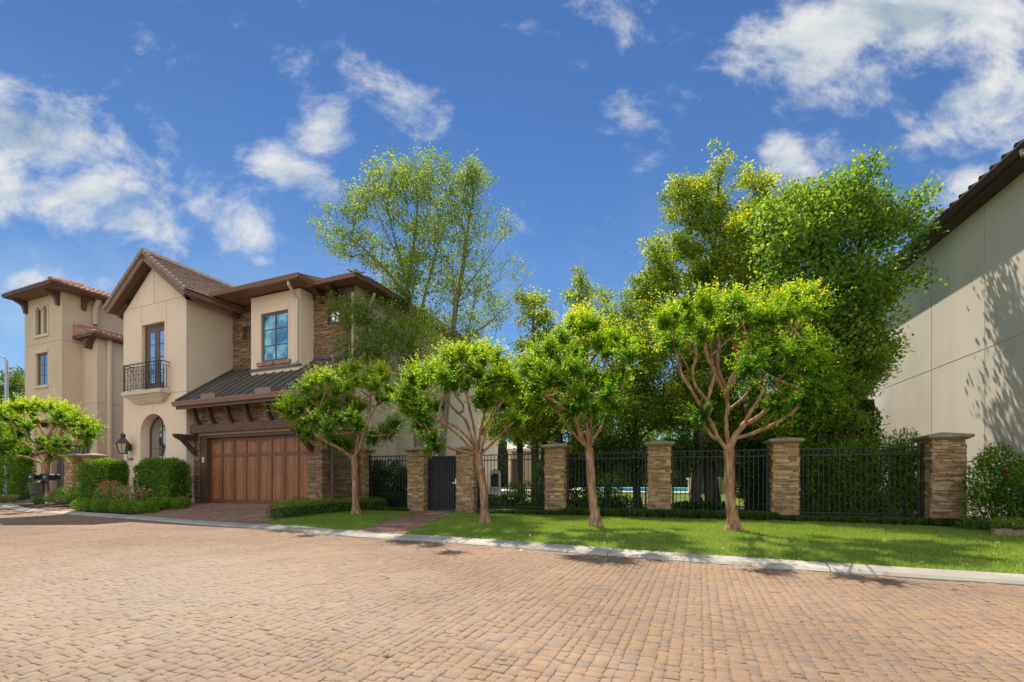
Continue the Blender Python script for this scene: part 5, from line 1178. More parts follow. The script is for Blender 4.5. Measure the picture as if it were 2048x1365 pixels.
def bush(name, label, cat, base, ell3, seed, nl, leafL, mat, group=None, tone=(.45, .2), asp=.5, shell=.5, spiky=0.0, stems=10, up=.4, crown='foliage', flowers=None):
    """shrub: leaves through (mostly near the surface of) 3-D ellipsoids (x, y, z, rx, ry, rz) given relative to base"""
    rg = np.random.default_rng(seed); t = thing(name, label, cat, tuple(base), group); b = np.array(base)
    w = np.array([e[3] * e[4] * e[5] for e in ell3]) ** .67; k = rg.choice(len(ell3), nl, p=w / w.sum()); E = np.array(ell3)[k]
    d = unit(rg.normal(0, 1, (nl, 3))); r = (1 - shell * rg.random(nl) ** 1.5)[:, None] * (1 + .10 * np.sin(d[:, :1] * 9 + seed) * np.cos(d[:, 1:2] * 8 + d[:, 2:] * 7)) + rg.normal(0, .035, (nl, 1))
    q = b + E[:, :3] + d * E[:, 3:6] * r; keep = q[:, 2] > b[2] + .01; q, d = q[keep], d[keep]; n = len(q)
    A = unit(d * .6 + rg.normal(0, .7, (n, 3)) + np.array((0, 0, up))); N = unit(d * .6 + rg.normal(0, .6, (n, 3)) + np.array((0, 0, .4))); L = leafL * rg.uniform(.6, 1.3, n)
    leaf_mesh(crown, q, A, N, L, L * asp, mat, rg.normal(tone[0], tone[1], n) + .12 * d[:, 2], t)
    mb = MB()
    for _ in range(stems):
        e = ell3[rg.integers(len(ell3))]; a = b + np.array((e[0] * .4 + rg.normal(0, .06), e[1] * .4 + rg.normal(0, .05), -.02)); c = b + np.array(e[:3]) + unit(rg.normal(0, 1, 3)) * np.array(e[3:6]) * .7
        if c[2] < a[2] + .1: c[2] = a[2] + .2
        mb.tube([a, (a + c) / 2 + rg.normal(0, .04, 3), c], [.014, .010, .005], 5)
    mb.build('stem', DBARK, t)
    if flowers:
        nf, fm, fs, zmin = flowers[:4]
        k = rg.integers(0, len(ell3), nf); E = np.array(ell3)[k]; d = unit(rg.normal(0, 1, (nf, 3)) + np.array((0, -.5, .5))); c = b + E[:, :3] + d * E[:, 3:6] * 1.03
        Cq, Aq, Nq, Lq, Tq = [], [], [], [], []
        for ci in c:
            for _ in range(7): a_ = unit(rg.normal(0, 1, 3)); Cq.append(ci + a_ * fs * .35); Aq.append(a_); Nq.append(unit(rg.normal(0, 1, 3) + np.array((0, 0, .5)))); Lq.append(fs * rg.uniform(.7, 1.2)); Tq.append(rg.random())
        leaf_mesh('blossom', np.array(Cq), np.array(Aq), np.array(Nq), Lq, np.array(Lq) * .8, fm, np.array(Tq), t)
    return t

def hedge(label, path, w, h, seed, dens=1700, leafL=.032, mat=L_BOX, group=None, name='hedge', rnd=.2, base_z=None, cat='hedge', tone=(.42, .2), zoff=0.0, wave=.03):
    """clipped hedge along a path (list of x, y): a leafy box with a twiggy core"""
    rg = np.random.default_rng(seed); pts = [np.array(p, float) for p in path]; bz = base_z if base_z is not None else zt(*pts[0]); t = thing(name, label, cat, (pts[0][0], pts[0][1], bz), group)
    Cs, Ns = [], []; core = MB()
    tot = sum(np.linalg.norm(b - a) for a, b in zip(pts[:-1], pts[1:]))
    s0 = 0
    for a, b in zip(pts[:-1], pts[1:]):
        L = np.linalg.norm(b - a); d = (b - a) / L; nn = np.array((-d[1], d[0])); za, zb = (zt(*a), zt(*b)) if base_z is None else (base_z, base_z)
        ar = 2 * h * L + w * L + 2 * w * h; n = int(dens * ar); f = rg.random(n) * (2 * h + w); u = rg.random(n)
        side = np.where(f < h, 0, np.where(f < h + w, 1, 2)); hh = np.where(side == 0, f, np.where(side == 2, f - h - w, h)); ww = np.where(side == 0, -w / 2, np.where(side == 2, w / 2, f - h - w / 2))
        k = rg.random(n) < (w * h * 2) / ar                  # end caps
        u = np.where(k, np.where(rg.random(n) < .5, 0.0, 1.0), u); ww = np.where(k, rg.uniform(-w / 2, w / 2, n), ww); hh = np.where(k, rg.uniform(0, h, n), hh)
        edge = np.minimum(h - hh, 1) ; rr_ = np.clip(1 - (h - hh) / rnd, 0, 1); ww = ww * (1 - .18 * rr_ ** 2); 
        lx = u * L; ex = np.minimum(lx + (0 if s0 == 0 else 9), (L - lx) + (0 if s0 + L > tot - .01 else 9)); ll = np.clip(1 - ex / rnd, 0, 1)
        hh = hh * (1 - .10 * ll) + wave * np.sin((s0 + lx) * 4.7 + seed) * (hh / h)
        x = a[0] + d[0] * lx + nn[0] * ww; y = a[1] + d[1] * lx + nn[1] * ww; z = za + (zb - za) * u + hh
        nrm = np.stack([np.where(k, (u - .5) * 2 * d[0], np.where(side == 1, 0, np.sign(ww) * nn[0])), np.where(k, (u - .5) * 2 * d[1], np.where(side == 1, 0, np.sign(ww) * nn[1])), np.where((side == 1) & ~k, 1.0, .15)], 1)
        Cs.append(np.stack([x, y, z], 1) + nrm * (rg.normal(-.012, .03, n) + .055 * np.sin(x * 7.3 + z * 5.1 + seed) * np.sin(y * 6.1 - z * 8.3) * min(1, w * 1.6))[:, None]); Ns.append(nrm)
        o = np.array((*a, za)); i = .09
        core.box(np.array((*(a + d * i - nn * (w / 2 - i)), za - .05)), np.array((*(d * (L - 2 * i)), zb - za)), np.array((*(nn * (w - 2 * i)), 0)), (0, 0, h + .05 - .11)); s0 += L
    C = np.concatenate(Cs); N = np.concatenate(Ns); n = len(C); A = unit(N * .7 + rg.normal(0, .7, (n, 3)) + np.array((0, 0, .3))); Lf = leafL * rg.uniform(.6, 1.35, n)
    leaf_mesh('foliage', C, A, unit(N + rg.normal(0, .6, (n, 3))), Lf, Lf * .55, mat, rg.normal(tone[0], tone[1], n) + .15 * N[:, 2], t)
    core.build('branch_core', HEDGECORE, t); return t

# ================================================================ crape myrtles
crape('pollarded crape myrtle with the widest open crown, trunk nearest the right brick road edge', 1465, 1062, 8.96, (400, 872), [
    ([(345, 800), (310, 720), (255, 640), (205, 550), (160, 480), (140, 400), (100, 325)], -.3), ([(310, 640), (235, 545), (215, 470), (235, 380), (215, 250)], .3, -2), ([(290, 620), (310, 540), (330, 460), (290, 400), (275, 285)], -.5, -2),
    ([(385, 720), (395, 640), (370, 560), (340, 500), (315, 440), (310, 330), (300, 230)], .2), ([(390, 560), (345, 450), (350, 340), (340, 255)], .6, -2), ([(390, 590), (400, 520), (440, 440), (430, 350), (410, 240)], -.3, -2), ([(400, 560), (450, 460), (465, 360), (480, 290)], .3, -2),
    ([(430, 790), (470, 740), (520, 650), (570, 570), (580, 500), (615, 450)], -.4), ([(470, 735), (540, 700), (600, 650), (680, 610), (740, 570), (750, 500), (780, 460)], .1, -2), ([(580, 600), (640, 530), (680, 420), (690, 350), (690, 215)], .5, -2), ([(690, 350), (720, 300), (735, 245)], .7, -2),
    ([(405, 650), (470, 600), (515, 540)], .5, -2), ([(330, 810), (275, 740), (268, 680)], -.2, -2)],
    [(100, 270), (75, 220), (130, 190), (215, 190), (190, 140), (300, 150), (260, 120), (340, 130), (400, 150), (440, 120), (480, 180), (520, 140), (550, 200), (620, 200), (690, 120), (650, 110), (740, 80), (800, 90), (760, 150), (690, 180), (820, 150),
     (540, 320), (600, 330), (560, 400), (520, 380), (620, 380), (500, 440), (720, 390), (790, 350), (850, 330), (830, 410), (770, 440), (850, 470), (700, 500), (800, 540), (880, 560), (760, 600), (640, 620), (860, 620), (480, 230), (120, 320), (740, 320)], 11, (1300, 560, 2.529), 1.5, base_r=.104, cut=230)
crape('crape myrtle with a tall dense crown and straight trunk, before the second fence bay', 1190, 1055, 9.75, (420, 942), [
    ([(340, 860), (290, 790), (240, 740), (190, 690)], -.4), ([(410, 850), (400, 750), (400, 650), (390, 560), (390, 450)], .1), ([(430, 860), (430, 760), (460, 640), (490, 560), (505, 470)], .4), ([(440, 890), (480, 830), (490, 790)], .7), ([(385, 890), (360, 800), (350, 740)], -.7)],
    [(390, 390), (340, 360), (300, 420), (440, 360), (480, 400), (530, 410), (400, 330), (240, 470), (190, 480), (150, 540), (130, 590), (200, 570), (180, 640), (280, 560), (290, 620), (350, 560), (330, 640), (500, 480), (570, 470), (600, 500), (590, 440), (460, 440), (390, 680), (500, 680), (540, 640), (420, 740), (330, 740), (250, 690), (520, 720), (470, 620), (280, 500), (560, 570), (430, 590), (370, 470), (230, 620)], 12, (1000, 500, 2.354), 1.3, base_r=.098, shoots=40)
crape('pollarded crape myrtle with a fan of many slim limbs, beside the black gate', 969, 1048, 10.6, (522, 812), [
    ([(420, 700), (350, 640), (270, 570), (220, 500)], -.5), ([(480, 690), (450, 600), (400, 550), (350, 490), (330, 400)], .3), ([(500, 650), (480, 560), (460, 470), (440, 390)], -.3), ([(540, 650), (560, 560), (550, 490)], .6), ([(560, 780), (620, 720), (700, 640), (740, 600)], .2),
    ([(550, 740), (570, 650), (620, 550), (680, 470), (720, 400)], -.2), ([(460, 790), (380, 770), (320, 745), (270, 735)], -.4), ([(440, 520), (390, 450), (375, 390)], .1, -2), ([(530, 700), (590, 600), (650, 500)], .7), ([(500, 750), (400, 640), (300, 600), (240, 590)], .6)],
    [(430, 200), (350, 220), (390, 260), (500, 190), (570, 190), (540, 240), (620, 210), (640, 270), (470, 290), (290, 290), (250, 330), (180, 330), (210, 380), (120, 420), (90, 460), (160, 480), (140, 540), (190, 560), (110, 520), (530, 400), (590, 360), (640, 330), (560, 450), (620, 420), (510, 330), (680, 360), (320, 340), (400, 330), (200, 620), (245, 690), (290, 510), (540, 480), (660, 300), (140, 350)], 13, (780, 640, 2.9675), 1.45, base_r=.098)
crape('pollarded crape myrtle leaning its crown over the garage corner, beside the low clipped hedge', 711, 1031, 13.0, (548, 772), [
    ([(440, 700), (380, 670), (300, 620), (220, 570)], -.5), ([(490, 680), (430, 610), (390, 540)], .4), ([(570, 640), (580, 560), (560, 540)], .2), ([(600, 650), (640, 520), (690, 430), (700, 380)], -.3), ([(640, 520), (650, 400), (655, 320)], .3, -2), ([(690, 430), (745, 380)], .2, -2), ([(590, 740), (640, 700), (720, 650), (745, 610)], .3), ([(600, 690), (640, 660), (660, 630)], -.5)],
    [(480, 200), (540, 180), (430, 230), (380, 250), (330, 260), (270, 270), (240, 320), (160, 390), (110, 430), (200, 450), (260, 400), (330, 370), (410, 340), (420, 420), (490, 300), (510, 390), (560, 270), (580, 430), (520, 490), (450, 510), (370, 450), (300, 520), (220, 540), (260, 610), (170, 490), (420, 640), (490, 670), (380, 570), (650, 220), (710, 210), (730, 260), (680, 290), (770, 340), (620, 270), (780, 550), (730, 580), (810, 540), (760, 610), (640, 620), (560, 560), (140, 470)], 14, (540, 680, 3.25), 1.55, base_r=.10, leafL=.062)
crape('low spreading crape myrtle with wide flat crown, beside the mailbox at the far left', 98, 1006, 19.3, (480, 790), [
    ([(370, 740), (280, 710), (150, 690), (60, 650)], -.4), ([(390, 660), (320, 600), (250, 560), (100, 520)], .5), ([(490, 680), (490, 560), (440, 430), (385, 330)], .2), ([(500, 500), (560, 400), (590, 330)], -.4, -2), ([(590, 540), (640, 440), (650, 360)], .4, -2), ([(620, 500), (690, 400), (710, 360)], -.2, -2), ([(540, 740), (640, 690), (740, 630), (800, 580), (830, 510)], .2), ([(800, 585), (880, 550), (910, 510)], .3, -2), ([(370, 560), (300, 480), (310, 400)], -.6, -2)],
    [(60, 200), (0, 230), (-90, 260), (180, 180), (250, 170), (300, 210), (370, 190), (430, 180), (480, 220), (540, 200), (600, 190), (650, 210), (700, 230), (620, 270), (680, 290), (80, 300), (180, 310), (-60, 330), (30, 400), (100, 420), (-40, 480), (20, 560), (120, 540), (200, 470), (430, 540), (470, 600), (520, 590), (570, 560), (610, 620), (500, 660), (440, 640), (620, 340), (730, 330), (780, 290), (830, 310), (870, 380), (940, 380), (1000, 420), (960, 470), (900, 480), (800, 440), (280, 650), (150, 620), (60, 630), (230, 380), (340, 260), (-120, 400), (720, 560), (920, 560)], 15, (0, 780, 5.25), 2.3, base_r=.155, leafL=.10, shoots=24, shoot_len=.48)

# ================================================================ pillars, fence, gate
FA = math.atan(.338); FU = Vector((math.cos(FA), -math.sin(FA), 0)); FV = Vector((math.sin(FA), math.cos(FA), 0))
def fpt(x): return Vector((x, fence_y(x), 0))
PW, PH = .60, 1.90
def pillar_parts(root, seed, w=PW, h=PH):
    b = WL[root.name]; mb = MB(); hw = w / 2 - .03
    for k in range(4):
        a = -FA + k * math.pi / 2; n = Vector((math.sin(a), -math.cos(a), 0)); r = Vector((math.cos(a), math.sin(a), 0))
        ledger(mb, lambda p, q, d, n=n, r=r: b + r * (p - hw - .012) + n * (hw + d) + Vector((0, 0, q - .05)), 2 * hw + .024, h + .05, seed=seed * 4 + k, cmin=.042, cmax=.085, lmin=.13, lmax=.38, dmin=.004, dmax=.05)
    mb.build('stone_column', LEDGE, root)
    mb = MB(); c = [b + FU * (sx * (hw - .01)) + FV * (sy * (hw - .01)) for sx, sy in ((-1, -1), (1, -1), (1, 1), (-1, 1))]
    mb.prism(c, (0, 0, h)); mb.build('core', MORTAR, root)
    mb = MB(); i0 = len(mb.v); prof = [(hw + .035, h + .002), (hw + .075, h + .03), (hw + .115, h + .055), (hw + .125, h + .085), (hw + .115, h + .115), (hw + .075, h + .125), (.02, h + .20)]
    for r_, z in prof:
        for sx, sy in ((-1, -1), (0, -1.0), (1, -1), (1, 0), (1, 1), (0, 1), (-1, 1), (-1, 0)):
            p = b + FU * sx * r_ + FV * sy * r_; mb.v.append((p.x, p.y, z + b.z))
    for j in range(len(prof) - 1):
        for q in range(8): mb.f.append((i0 + j * 8 + q, i0 + j * 8 + (q + 1) % 8, i0 + (j + 1) * 8 + (q + 1) % 8, i0 + (j + 1) * 8 + q)); mb.m.append(0)
    mb.f.append(tuple(i0 + q for q in range(8))[::-1]); mb.m.append(0); mb.f.append(tuple(i0 + (len(prof) - 1) * 8 + q for q in range(8))); mb.m.append(0)
    mb.build('cap', CAPSTONE, root)
PX = [-3.03, -1.38, 1.33, 4.08, 6.93, 10.0]
PL = ['stone pillar on the left of the black gate, with pale river birch trunks behind it', 'stone pillar between the black gate and the fence, half behind a crape myrtle trunk', 'stone pillar between the first and second fence bays right of the gate',
      'stone pillar in front of the blue pool, standing in the liriope border', 'stone pillar between the widest crape myrtle and the shrub-filled fence bay', 'largest stone pillar, at the right end of the fence with a sunlit side']
for i, (x, lb) in enumerate(zip(PX, PL)):
    p = fpt(x); t = thing('stone_pillar', lb, 'pillar', (p.x, p.y, zt(p.x, p.y)), 'ledger stone pillars of the garden fence'); pillar_parts(t, 20 + i, PW if i < 5 else .64)
hx = XY(726, 15.7); t = thing('stone_pillar', 'short stone pillar against the house, where the fence begins', 'pillar', (hx[0], hx[1], zt(*hx)), 'ledger stone pillars of the garden fence'); pillar_parts(t, 31, .42, 1.86)
LEFT0 = Vector((hx[0] + .2, hx[1], 0))
FL = ['black iron fence panel between the house and the gate pillar', 'black iron fence panel right of the gate, showing the patio behind', 'black iron fence panel behind the tall dense crape myrtle', 'black iron fence panel showing the pool and planter behind', 'black iron fence panel filled with dark green podocarpus shrubs']
segs = [(LEFT0, fpt(PX[0]))] + [(fpt(PX[i]), fpt(PX[i + 1])) for i in range(1, 5)]
pick = None
for (a, b), lb in zip(segs, FL):
    d = (b - a).normalized(); a2 = a + d * (.33 if a is not LEFT0 else .02); b2 = b - d * .34; L = (b2 - a2).length; z0 = (zt(a2.x, a2.y) + zt(b2.x, b2.y)) / 2
    t = thing('fence_panel', lb, 'fence', (a2.x, a2.y, z0), 'black iron fence panels between the stone pillars'); Z = Vector((0, 0, 1)); o = Vector((a2.x, a2.y, z0)); nrm = Vector((d.y, -d.x, 0))
    for z in (1.76, 1.60, .16): mb = MB(); mb.box(o + Z * z - nrm * .019, d * L, nrm * .038, Z * .03); mb.build('rail', IRON, t)
    for s_ in (.0, L - .05): mb = MB(); mb.box(o + d * s_ - nrm * .026 - Z * .1, d * .05, nrm * .052, Z * 1.93); mb.build('post', IRON, t)
    n = int(round(L / .112)); 
    for k in range(1, n):
        s_ = L * k / n
        if pick is None: mb = MB(); mb.box(o - d * .0085 - nrm * .0085 + Z * .03, d * .017, nrm * .017, Z * 1.735); ob = mb.build('picket', IRON, t); pick = ob.data; ob.location = d * s_
        else: ob = link('picket', pick, t); ob.location = d * s_
ga, gb = fpt(PX[0]) + FU * .325, fpt(PX[1]) - FU * .325; d = (gb - ga).normalized(); nrm = Vector((d.y, -d.x, 0)); Z = Vector((0, 0, 1)); gzz = .11; o = Vector((ga.x, ga.y, gzz)); L = (gb - ga).length
gate = thing('garden_gate', 'closed dark navy metal gate of vertical ribs at the end of the brick path', 'gate', tuple(o))
mb = MB()
for s_ in (.0, L - .05): mb.box(o + d * s_ - nrm * .03, d * .05, nrm * .06, Z * 1.74)
mb.box(o + d * .05 - nrm * .03 + Z * 1.69, d * (L - .1), nrm * .06, Z * .05); mb.box(o + d * .05 - nrm * .03 + Z * .02, d * (L - .1), nrm * .06, Z * .06); mb.build('frame', GATEMETAL, gate)
mb = MB(); nn_ = 11
mb.box(o + d * .05 - nrm * .012 + Z * .08, d * (L - .1), nrm * .016, Z * 1.61)
for k in range(nn_): x = .05 + (L - .1) * (k + .5) / nn_; mb.prism([o + d * (x + q) + nrm * r_ + Z * .08 for q, r_ in ((-.034, .004), (-.022, .022), (.022, .022), (.034, .004))], Z * 1.61)
mb.build('ribbed_panel', GATEMETAL, gate)
mb = MB(); x = L - .1; mb.box(o + d * (x - .02) + nrm * .03 + Z * .84, d * .04, nrm * .015, Z * .16); mb.box(o + d * (x - .11) + nrm * .05 + Z * .86, d * .12, nrm * .02, Z * .025); mb.box(o + d * (x - .01) + nrm * .04 + Z * .86, d * .02, nrm * .02, Z * .025); mb.build('handle', STEEL, gate)
# dark side gate right of the last pillar
sg = fpt(10.0) + FU * .42 + FV * .05; sgo = Vector((sg.x, sg.y, .12)); t = thing('side_gate', 'narrow solid black metal gate leaf beyond the largest stone pillar', 'gate', tuple(sgo)); d2 = (FU * .25 + FV * .97).normalized(); n2 = Vector((d2.y, -d2.x, 0))
mb = MB(); mb.box(sgo, d2 * 1.0, n2 * .03, Z * 1.65); mb.build('panel', GATEMETAL, t)
mb = MB(); mb.box(sgo - d2 * .06 - n2 * .02, d2 * .06, n2 * .07, Z * 1.78); mb.build('post', GATEMETAL, t)
# the pair of stone pillars at the neighbour's side path
for px_, lb, sd in ((151, 'stone pillar left of the small teal sign, behind the round clipped bush', 41), (188, 'stone pillar right of the small teal sign, beside the tall square hedge', 42)):
    q = XY(px_, 19.0); t = thing('stone_pillar', lb, 'pillar', (q[0], q[1], .22), 'pair of pillars on the side path'); pillar_parts(t, sd, .52, 1.78)
q = XY(160, 18.4); t = thing('yard_sign', 'small teal yard sign on a stake between two stone pillars', 'sign', (q[0], q[1], .2))
mb = MB(); mb.abox(q[0] - .10, q[0] + .10, q[1] - .01, q[1] + .01, .62, .95); mb.build('board', M('teal_sign', [(.12, .38, .38), (.2, .5, .5)], nscale=20, rough=.5), t)
mb = MB(); mb.abox(q[0] - .015, q[0] + .015, q[1] + .011, q[1] + .025, .15, .9); mb.build('stake', IRON, t)
# ================================================================ background trees
def pts(l, Y): return [np.array(P(x, y, Y + dy)) for x, y, dy in l]
def gb_(px, Y): x, y = XY(px, Y); return (x, y, zt(x, y))
Yb = 16.9
tree('river_birch', 'tall river birch with the rounder fuller crown, rising behind the gate pillar', 'tree', gb_(835, Yb), [
    pts([(836, 900, 0), (834, 800, 0), (826, 700, 0), (821, 620, 0), (812, 560, .1), (790, 480, .2), (770, 400, .3)], Yb),
    pts([(818, 600, 0), (780, 550, -.3), (730, 500, -.5), (690, 470, -.7), (655, 440, -.9)], Yb), pts([(815, 580, 0), (828, 480, .3), (835, 400, .5), (830, 320, .6)], Yb), pts([(828, 690, 0), (850, 590, .4), (880, 480, .6), (905, 380, .6)], Yb),
    pts([(823, 640, 0), (805, 540, -.5), (760, 440, -.8), (735, 360, -.9)], Yb), pts([(832, 780, 0), (780, 730, -.8), (720, 690, -1.3), (680, 690, -1.6)], Yb), pts([(826, 700, 0), (760, 650, -1.0), (700, 615, -1.6), (670, 600, -1.9)], Yb)],
    [(820, 350, 100, 55, Yb, 1.9, 1.2), (750, 400, 70, 65, Yb, 1.7, 1.1), (860, 420, 70, 80, Yb, 1.7, 1), (680, 445, 52, 38, Yb - .6, 1.0, .8), (720, 490, 60, 50, Yb - .3, 1.3, .8), (830, 510, 75, 100, Yb, 1.6, 1.0), (780, 560, 60, 60, Yb - .3, 1.3, .8), (840, 600, 50, 60, Yb, 1.2, .8), (700, 615, 45, 40, Yb - 1.6, .9, 1.9), (770, 660, 80, 70, Yb - .9, 1.4, 1.5), (720, 700, 60, 40, Yb - 1.3, .9, 1.6), (840, 690, 60, 80, Yb - .5, 1.2, .9), (650, 480, 25, 35, Yb - .9, .6, .4)],
    51, 760, 31000, .088, L_BIRCH, BBARK, .17, tip=.0065, spread=.17, group='river birches behind the fence', droop=.5, asp=.62, outer=.2, up=1.5, bow=.07)
Yc = 17.6
tree('river_birch', 'sparser river birch with bare twigs on its right side, behind the gate', 'tree', gb_(875, Yc), [
    pts([(884, 900, 0), (893, 800, 0), (903, 690, 0), (912, 610, 0), (925, 540, .2), (935, 460, .3), (950, 380, .4)], Yc),
    pts([(900, 720, 0), (910, 640, -.6), (908, 560, -.8), (900, 470, -.9)], Yc), pts([(895, 790, 0), (930, 680, .6), (950, 600, .8), (965, 520, .9), (975, 420, 1.0)], Yc), pts([(914, 600, 0), (955, 545, -.3), (995, 490, -.6), (1028, 445, -.8)], Yc), pts([(950, 590, .8), (1000, 560, .6), (1045, 535, .4)], Yc), pts([(930, 680, .6), (985, 640, .4), (1020, 600, .3)], Yc)],
    [(945, 360, 42, 45, Yc, 1.2, 1.5), (920, 430, 55, 70, Yc, 1.4, .9), (980, 470, 55, 80, Yc, 1.2, .22), (1030, 550, 30, 60, Yc, .8, .2), (965, 640, 45, 55, Yc + .5, 1.2, .8), (910, 540, 50, 100, Yc, 1.2, .8), (960, 560, 45, 60, Yc, 1.0, .45), (900, 660, 60, 60, Yc, 1.3, .7), (1000, 610, 40, 40, Yc, 1, .25)],
    52, 460, 14500, .082, L_BIRCH, BBARK, .14, tip=.0065, spread=.17, group='river birches behind the fence', droop=.5, asp=.62, outer=.2, up=1.5, bow=.07)
# evergreens behind the fence
def everg(label, px, Y, ell, seed, nt_, nl, leafL=.10, mat=L_HOLLY, r=.13, tone=(.5, .24), name='evergreen_tree', **k):
    b = gb_(px, Y); top = min(e[1] - e[3] for e in ell); tp = [e for e in ell if e[1] - e[3] == top][0]
    st = [pts([(px + (tp[0] - px) * .2, 800, 0), (px + (tp[0] - px) * .6, 650, 0), (tp[0], max(top + 30, 320), 0)], Y)]
    return tree(name, label, 'tree', b, st, [(e[0], e[1], e[2], e[3], Y + e[4], e[5], e[6]) for e in ell], seed, nt_, nl, leafL * 1.05, mat, DBARK, r, tone=tone, group='trees behind the fence', outer=.32, **{'spread': .15, **k})
everg('slim evergreen tree with yellowish tips between the birch and the dense crape myrtle', 1070, 15.8, [(1070, 640, 42, 60, 0, 1.0, 1), (1065, 600, 28, 30, 0, .6, .8), (1060, 740, 55, 80, 0, 1.2, 1), (1075, 820, 70, 60, 0, 1.3, .9), (1070, 870, 60, 30, 0, 1.0, .6)], 61, 137, 11050, .095)
everg('evergreen tree with a pointed yellowish top, behind the dense crape myrtle', 1185, 16.2, [(1160, 560, 22, 50, 0, .5, .6), (1185, 610, 60, 50, 0, 1.1, 1), (1190, 690, 80, 80, 0, 1.4, 1), (1200, 800, 90, 90, 0, 1.5, 1), (1200, 880, 80, 30, 0, 1.1, .6)], 62, 186, 16150, .095)
everg('tallest yellow-tipped evergreen tree, its thin top against the sky', 1390, 16.4, [(1440, 330, 26, 55, 0, .7, .38), (1400, 400, 60, 50, 0, 1.1, .75), (1420, 450, 80, 60, 0, 1.5, 1), (1330, 520, 60, 60, 0, 1.3, 1), (1300, 590, 50, 50, 0, 1.2, .9), (1430, 550, 100, 80, 0, 1.7, 1), (1350, 650, 110, 80, 0, 1.7, 1), (1480, 680, 100, 90, .3, 1.7, .9), (1350, 400, 30, 50, 0, .8, .45), (1490, 350, 20, 45, 0, .6, .12)], 63, 679, 55080, .10, r=.17)
everg('dense bushy evergreen filling the gap between two crape myrtles', 1275, 14.6, [(1275, 700, 70, 70, 0, 1.2, 1), (1280, 790, 80, 80, 0, 1.3, 1), (1240, 640, 40, 50, .5, 1.0, .8), (1330, 790, 90, 90, .2, 1.2, 1), (1215, 830, 60, 60, 0, 1.0, .8)], 64, 276, 32300, .085, tone=(.42, .24), spread=.17)
everg('full evergreen tree between the slim one and the dense crape myrtle', 1120, 15.2, [(1120, 760, 60, 60, 0, 1.2, 1), (1090, 820, 60, 60, 0, 1.1, 1), (1150, 840, 60, 50, 0, 1.1, 1), (1110, 690, 40, 50, 0, .9, .7)], 55, 156, 12750, .085, tone=(.46, .24))
everg('bushy evergreen directly behind the widest crape myrtle trunk', 1420, 13.9, [(1400, 760, 80, 60, 0, 1.0, 1), (1350, 830, 60, 36, 0, .9, 1), (1460, 840, 70, 50, 0, .9, 1), (1390, 690, 60, 60, .2, .9, .8)], 56, 156, 12750, .085, tone=(.45, .24))
everg('bushy evergreen filling the corner by the pale wall above the fence', 1640, 12.3, [(1640, 790, 80, 60, 0, .9, 1), (1580, 850, 70, 40, 0, .9, .9), (1700, 840, 55, 27, 0, .8, .9)], 57, 132, 10200, .085, mat=L_DARK, tone=(.5, .25))
everg('dark evergreen crown showing between the gate-side crape myrtle and the third pillar', 1040, 18.2, [(1040, 830, 60, 60, 0, 1.2, 1), (1000, 860, 40, 35, 0, .8, .8), (1085, 870, 45, 30, 0, .8, .8)], 58, 150, 12000, .085, mat=L_DARK, tone=(.42, .25))
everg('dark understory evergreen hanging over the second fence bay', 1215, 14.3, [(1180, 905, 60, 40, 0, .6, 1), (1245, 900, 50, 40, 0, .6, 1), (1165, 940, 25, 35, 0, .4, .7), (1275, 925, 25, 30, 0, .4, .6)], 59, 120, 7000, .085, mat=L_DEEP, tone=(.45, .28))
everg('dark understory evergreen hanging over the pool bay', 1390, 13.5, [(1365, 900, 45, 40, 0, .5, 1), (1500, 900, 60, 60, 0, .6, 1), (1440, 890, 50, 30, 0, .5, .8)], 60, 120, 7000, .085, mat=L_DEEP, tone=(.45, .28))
everg('dark evergreen tree behind the widest crape myrtle', 1500, 14.4, [(1500, 720, 120, 90, 0, 1.5, 1), (1430, 800, 110, 80, .3, 1.3, 1), (1560, 820, 110, 70, .2, 1.3, 1), (1590, 700, 90, 100, .6, 1.5, 1)], 65, 291, 28900, .095, mat=L_DARK, tone=(.45, .22))
everg('fresh green broadleaf tree with large crown touching the neighbouring eave', 1660, 12.7, [(1690, 375, 38, 50, 0, .6, .9), (1640, 440, 90, 65, 0, 1.4, 1), (1740, 430, 70, 70, -.2, 1.0, 1), (1810, 455, 40, 55, -.5, .4, .5), (1585, 480, 80, 70, 0, 1.4, 1), (1720, 560, 90, 80, -.1, 1.2, 1), (1600, 600, 100, 90, 0, 1.5, 1), (1690, 670, 85, 80, 0, 1.2, 1), (1600, 385, 45, 28, 0, .7, .8), (1755, 660, 45, 75, -.3, .6, .5), (1845, 395, 18, 26, -.4, .3, .7), (1850, 440, 16, 22, -.5, .3, .5), (1805, 345, 14, 14, -.3, .2, .6), (1735, 340, 22, 26, -.2, .4, .8), (1540, 440, 40, 40, .2, .8, .8), (1820, 545, 30, 30, -.6, .3, .4)], 66, 560, 33000, .095, mat=L_GREEN, r=.17, tone=(.42, .26), asp=.75, droop=.5, name='broadleaf_tree', spread=.2)
everg('yellow-leaved evergreen crown half hidden in the broadleaf tree', 1580, 14.9, [(1500, 430, 45, 60, -.2, 1.0, 1), (1510, 370, 38, 35, -.2, .8, .7), (1570, 420, 60, 60, 0, 1.1, 1), (1530, 520, 80, 80, 0, 1.3, 1), (1640, 480, 50, 60, -.5, .9, .7)], 67, 178, 15300, .10, tone=(.6, .22))
everg('dark tree with low branches in front of the pale wall', 1690, 12.4, [(1690, 750, 70, 60, 0, 1.1, 1), (1650, 790, 80, 50, 0, 1.1, 1), (1750, 710, 50, 60, 0, .9, .8), (1620, 840, 60, 32, 0, .9, .8)], 68, 153, 16150, .09, mat=L_DARK, tone=(.5, .25))
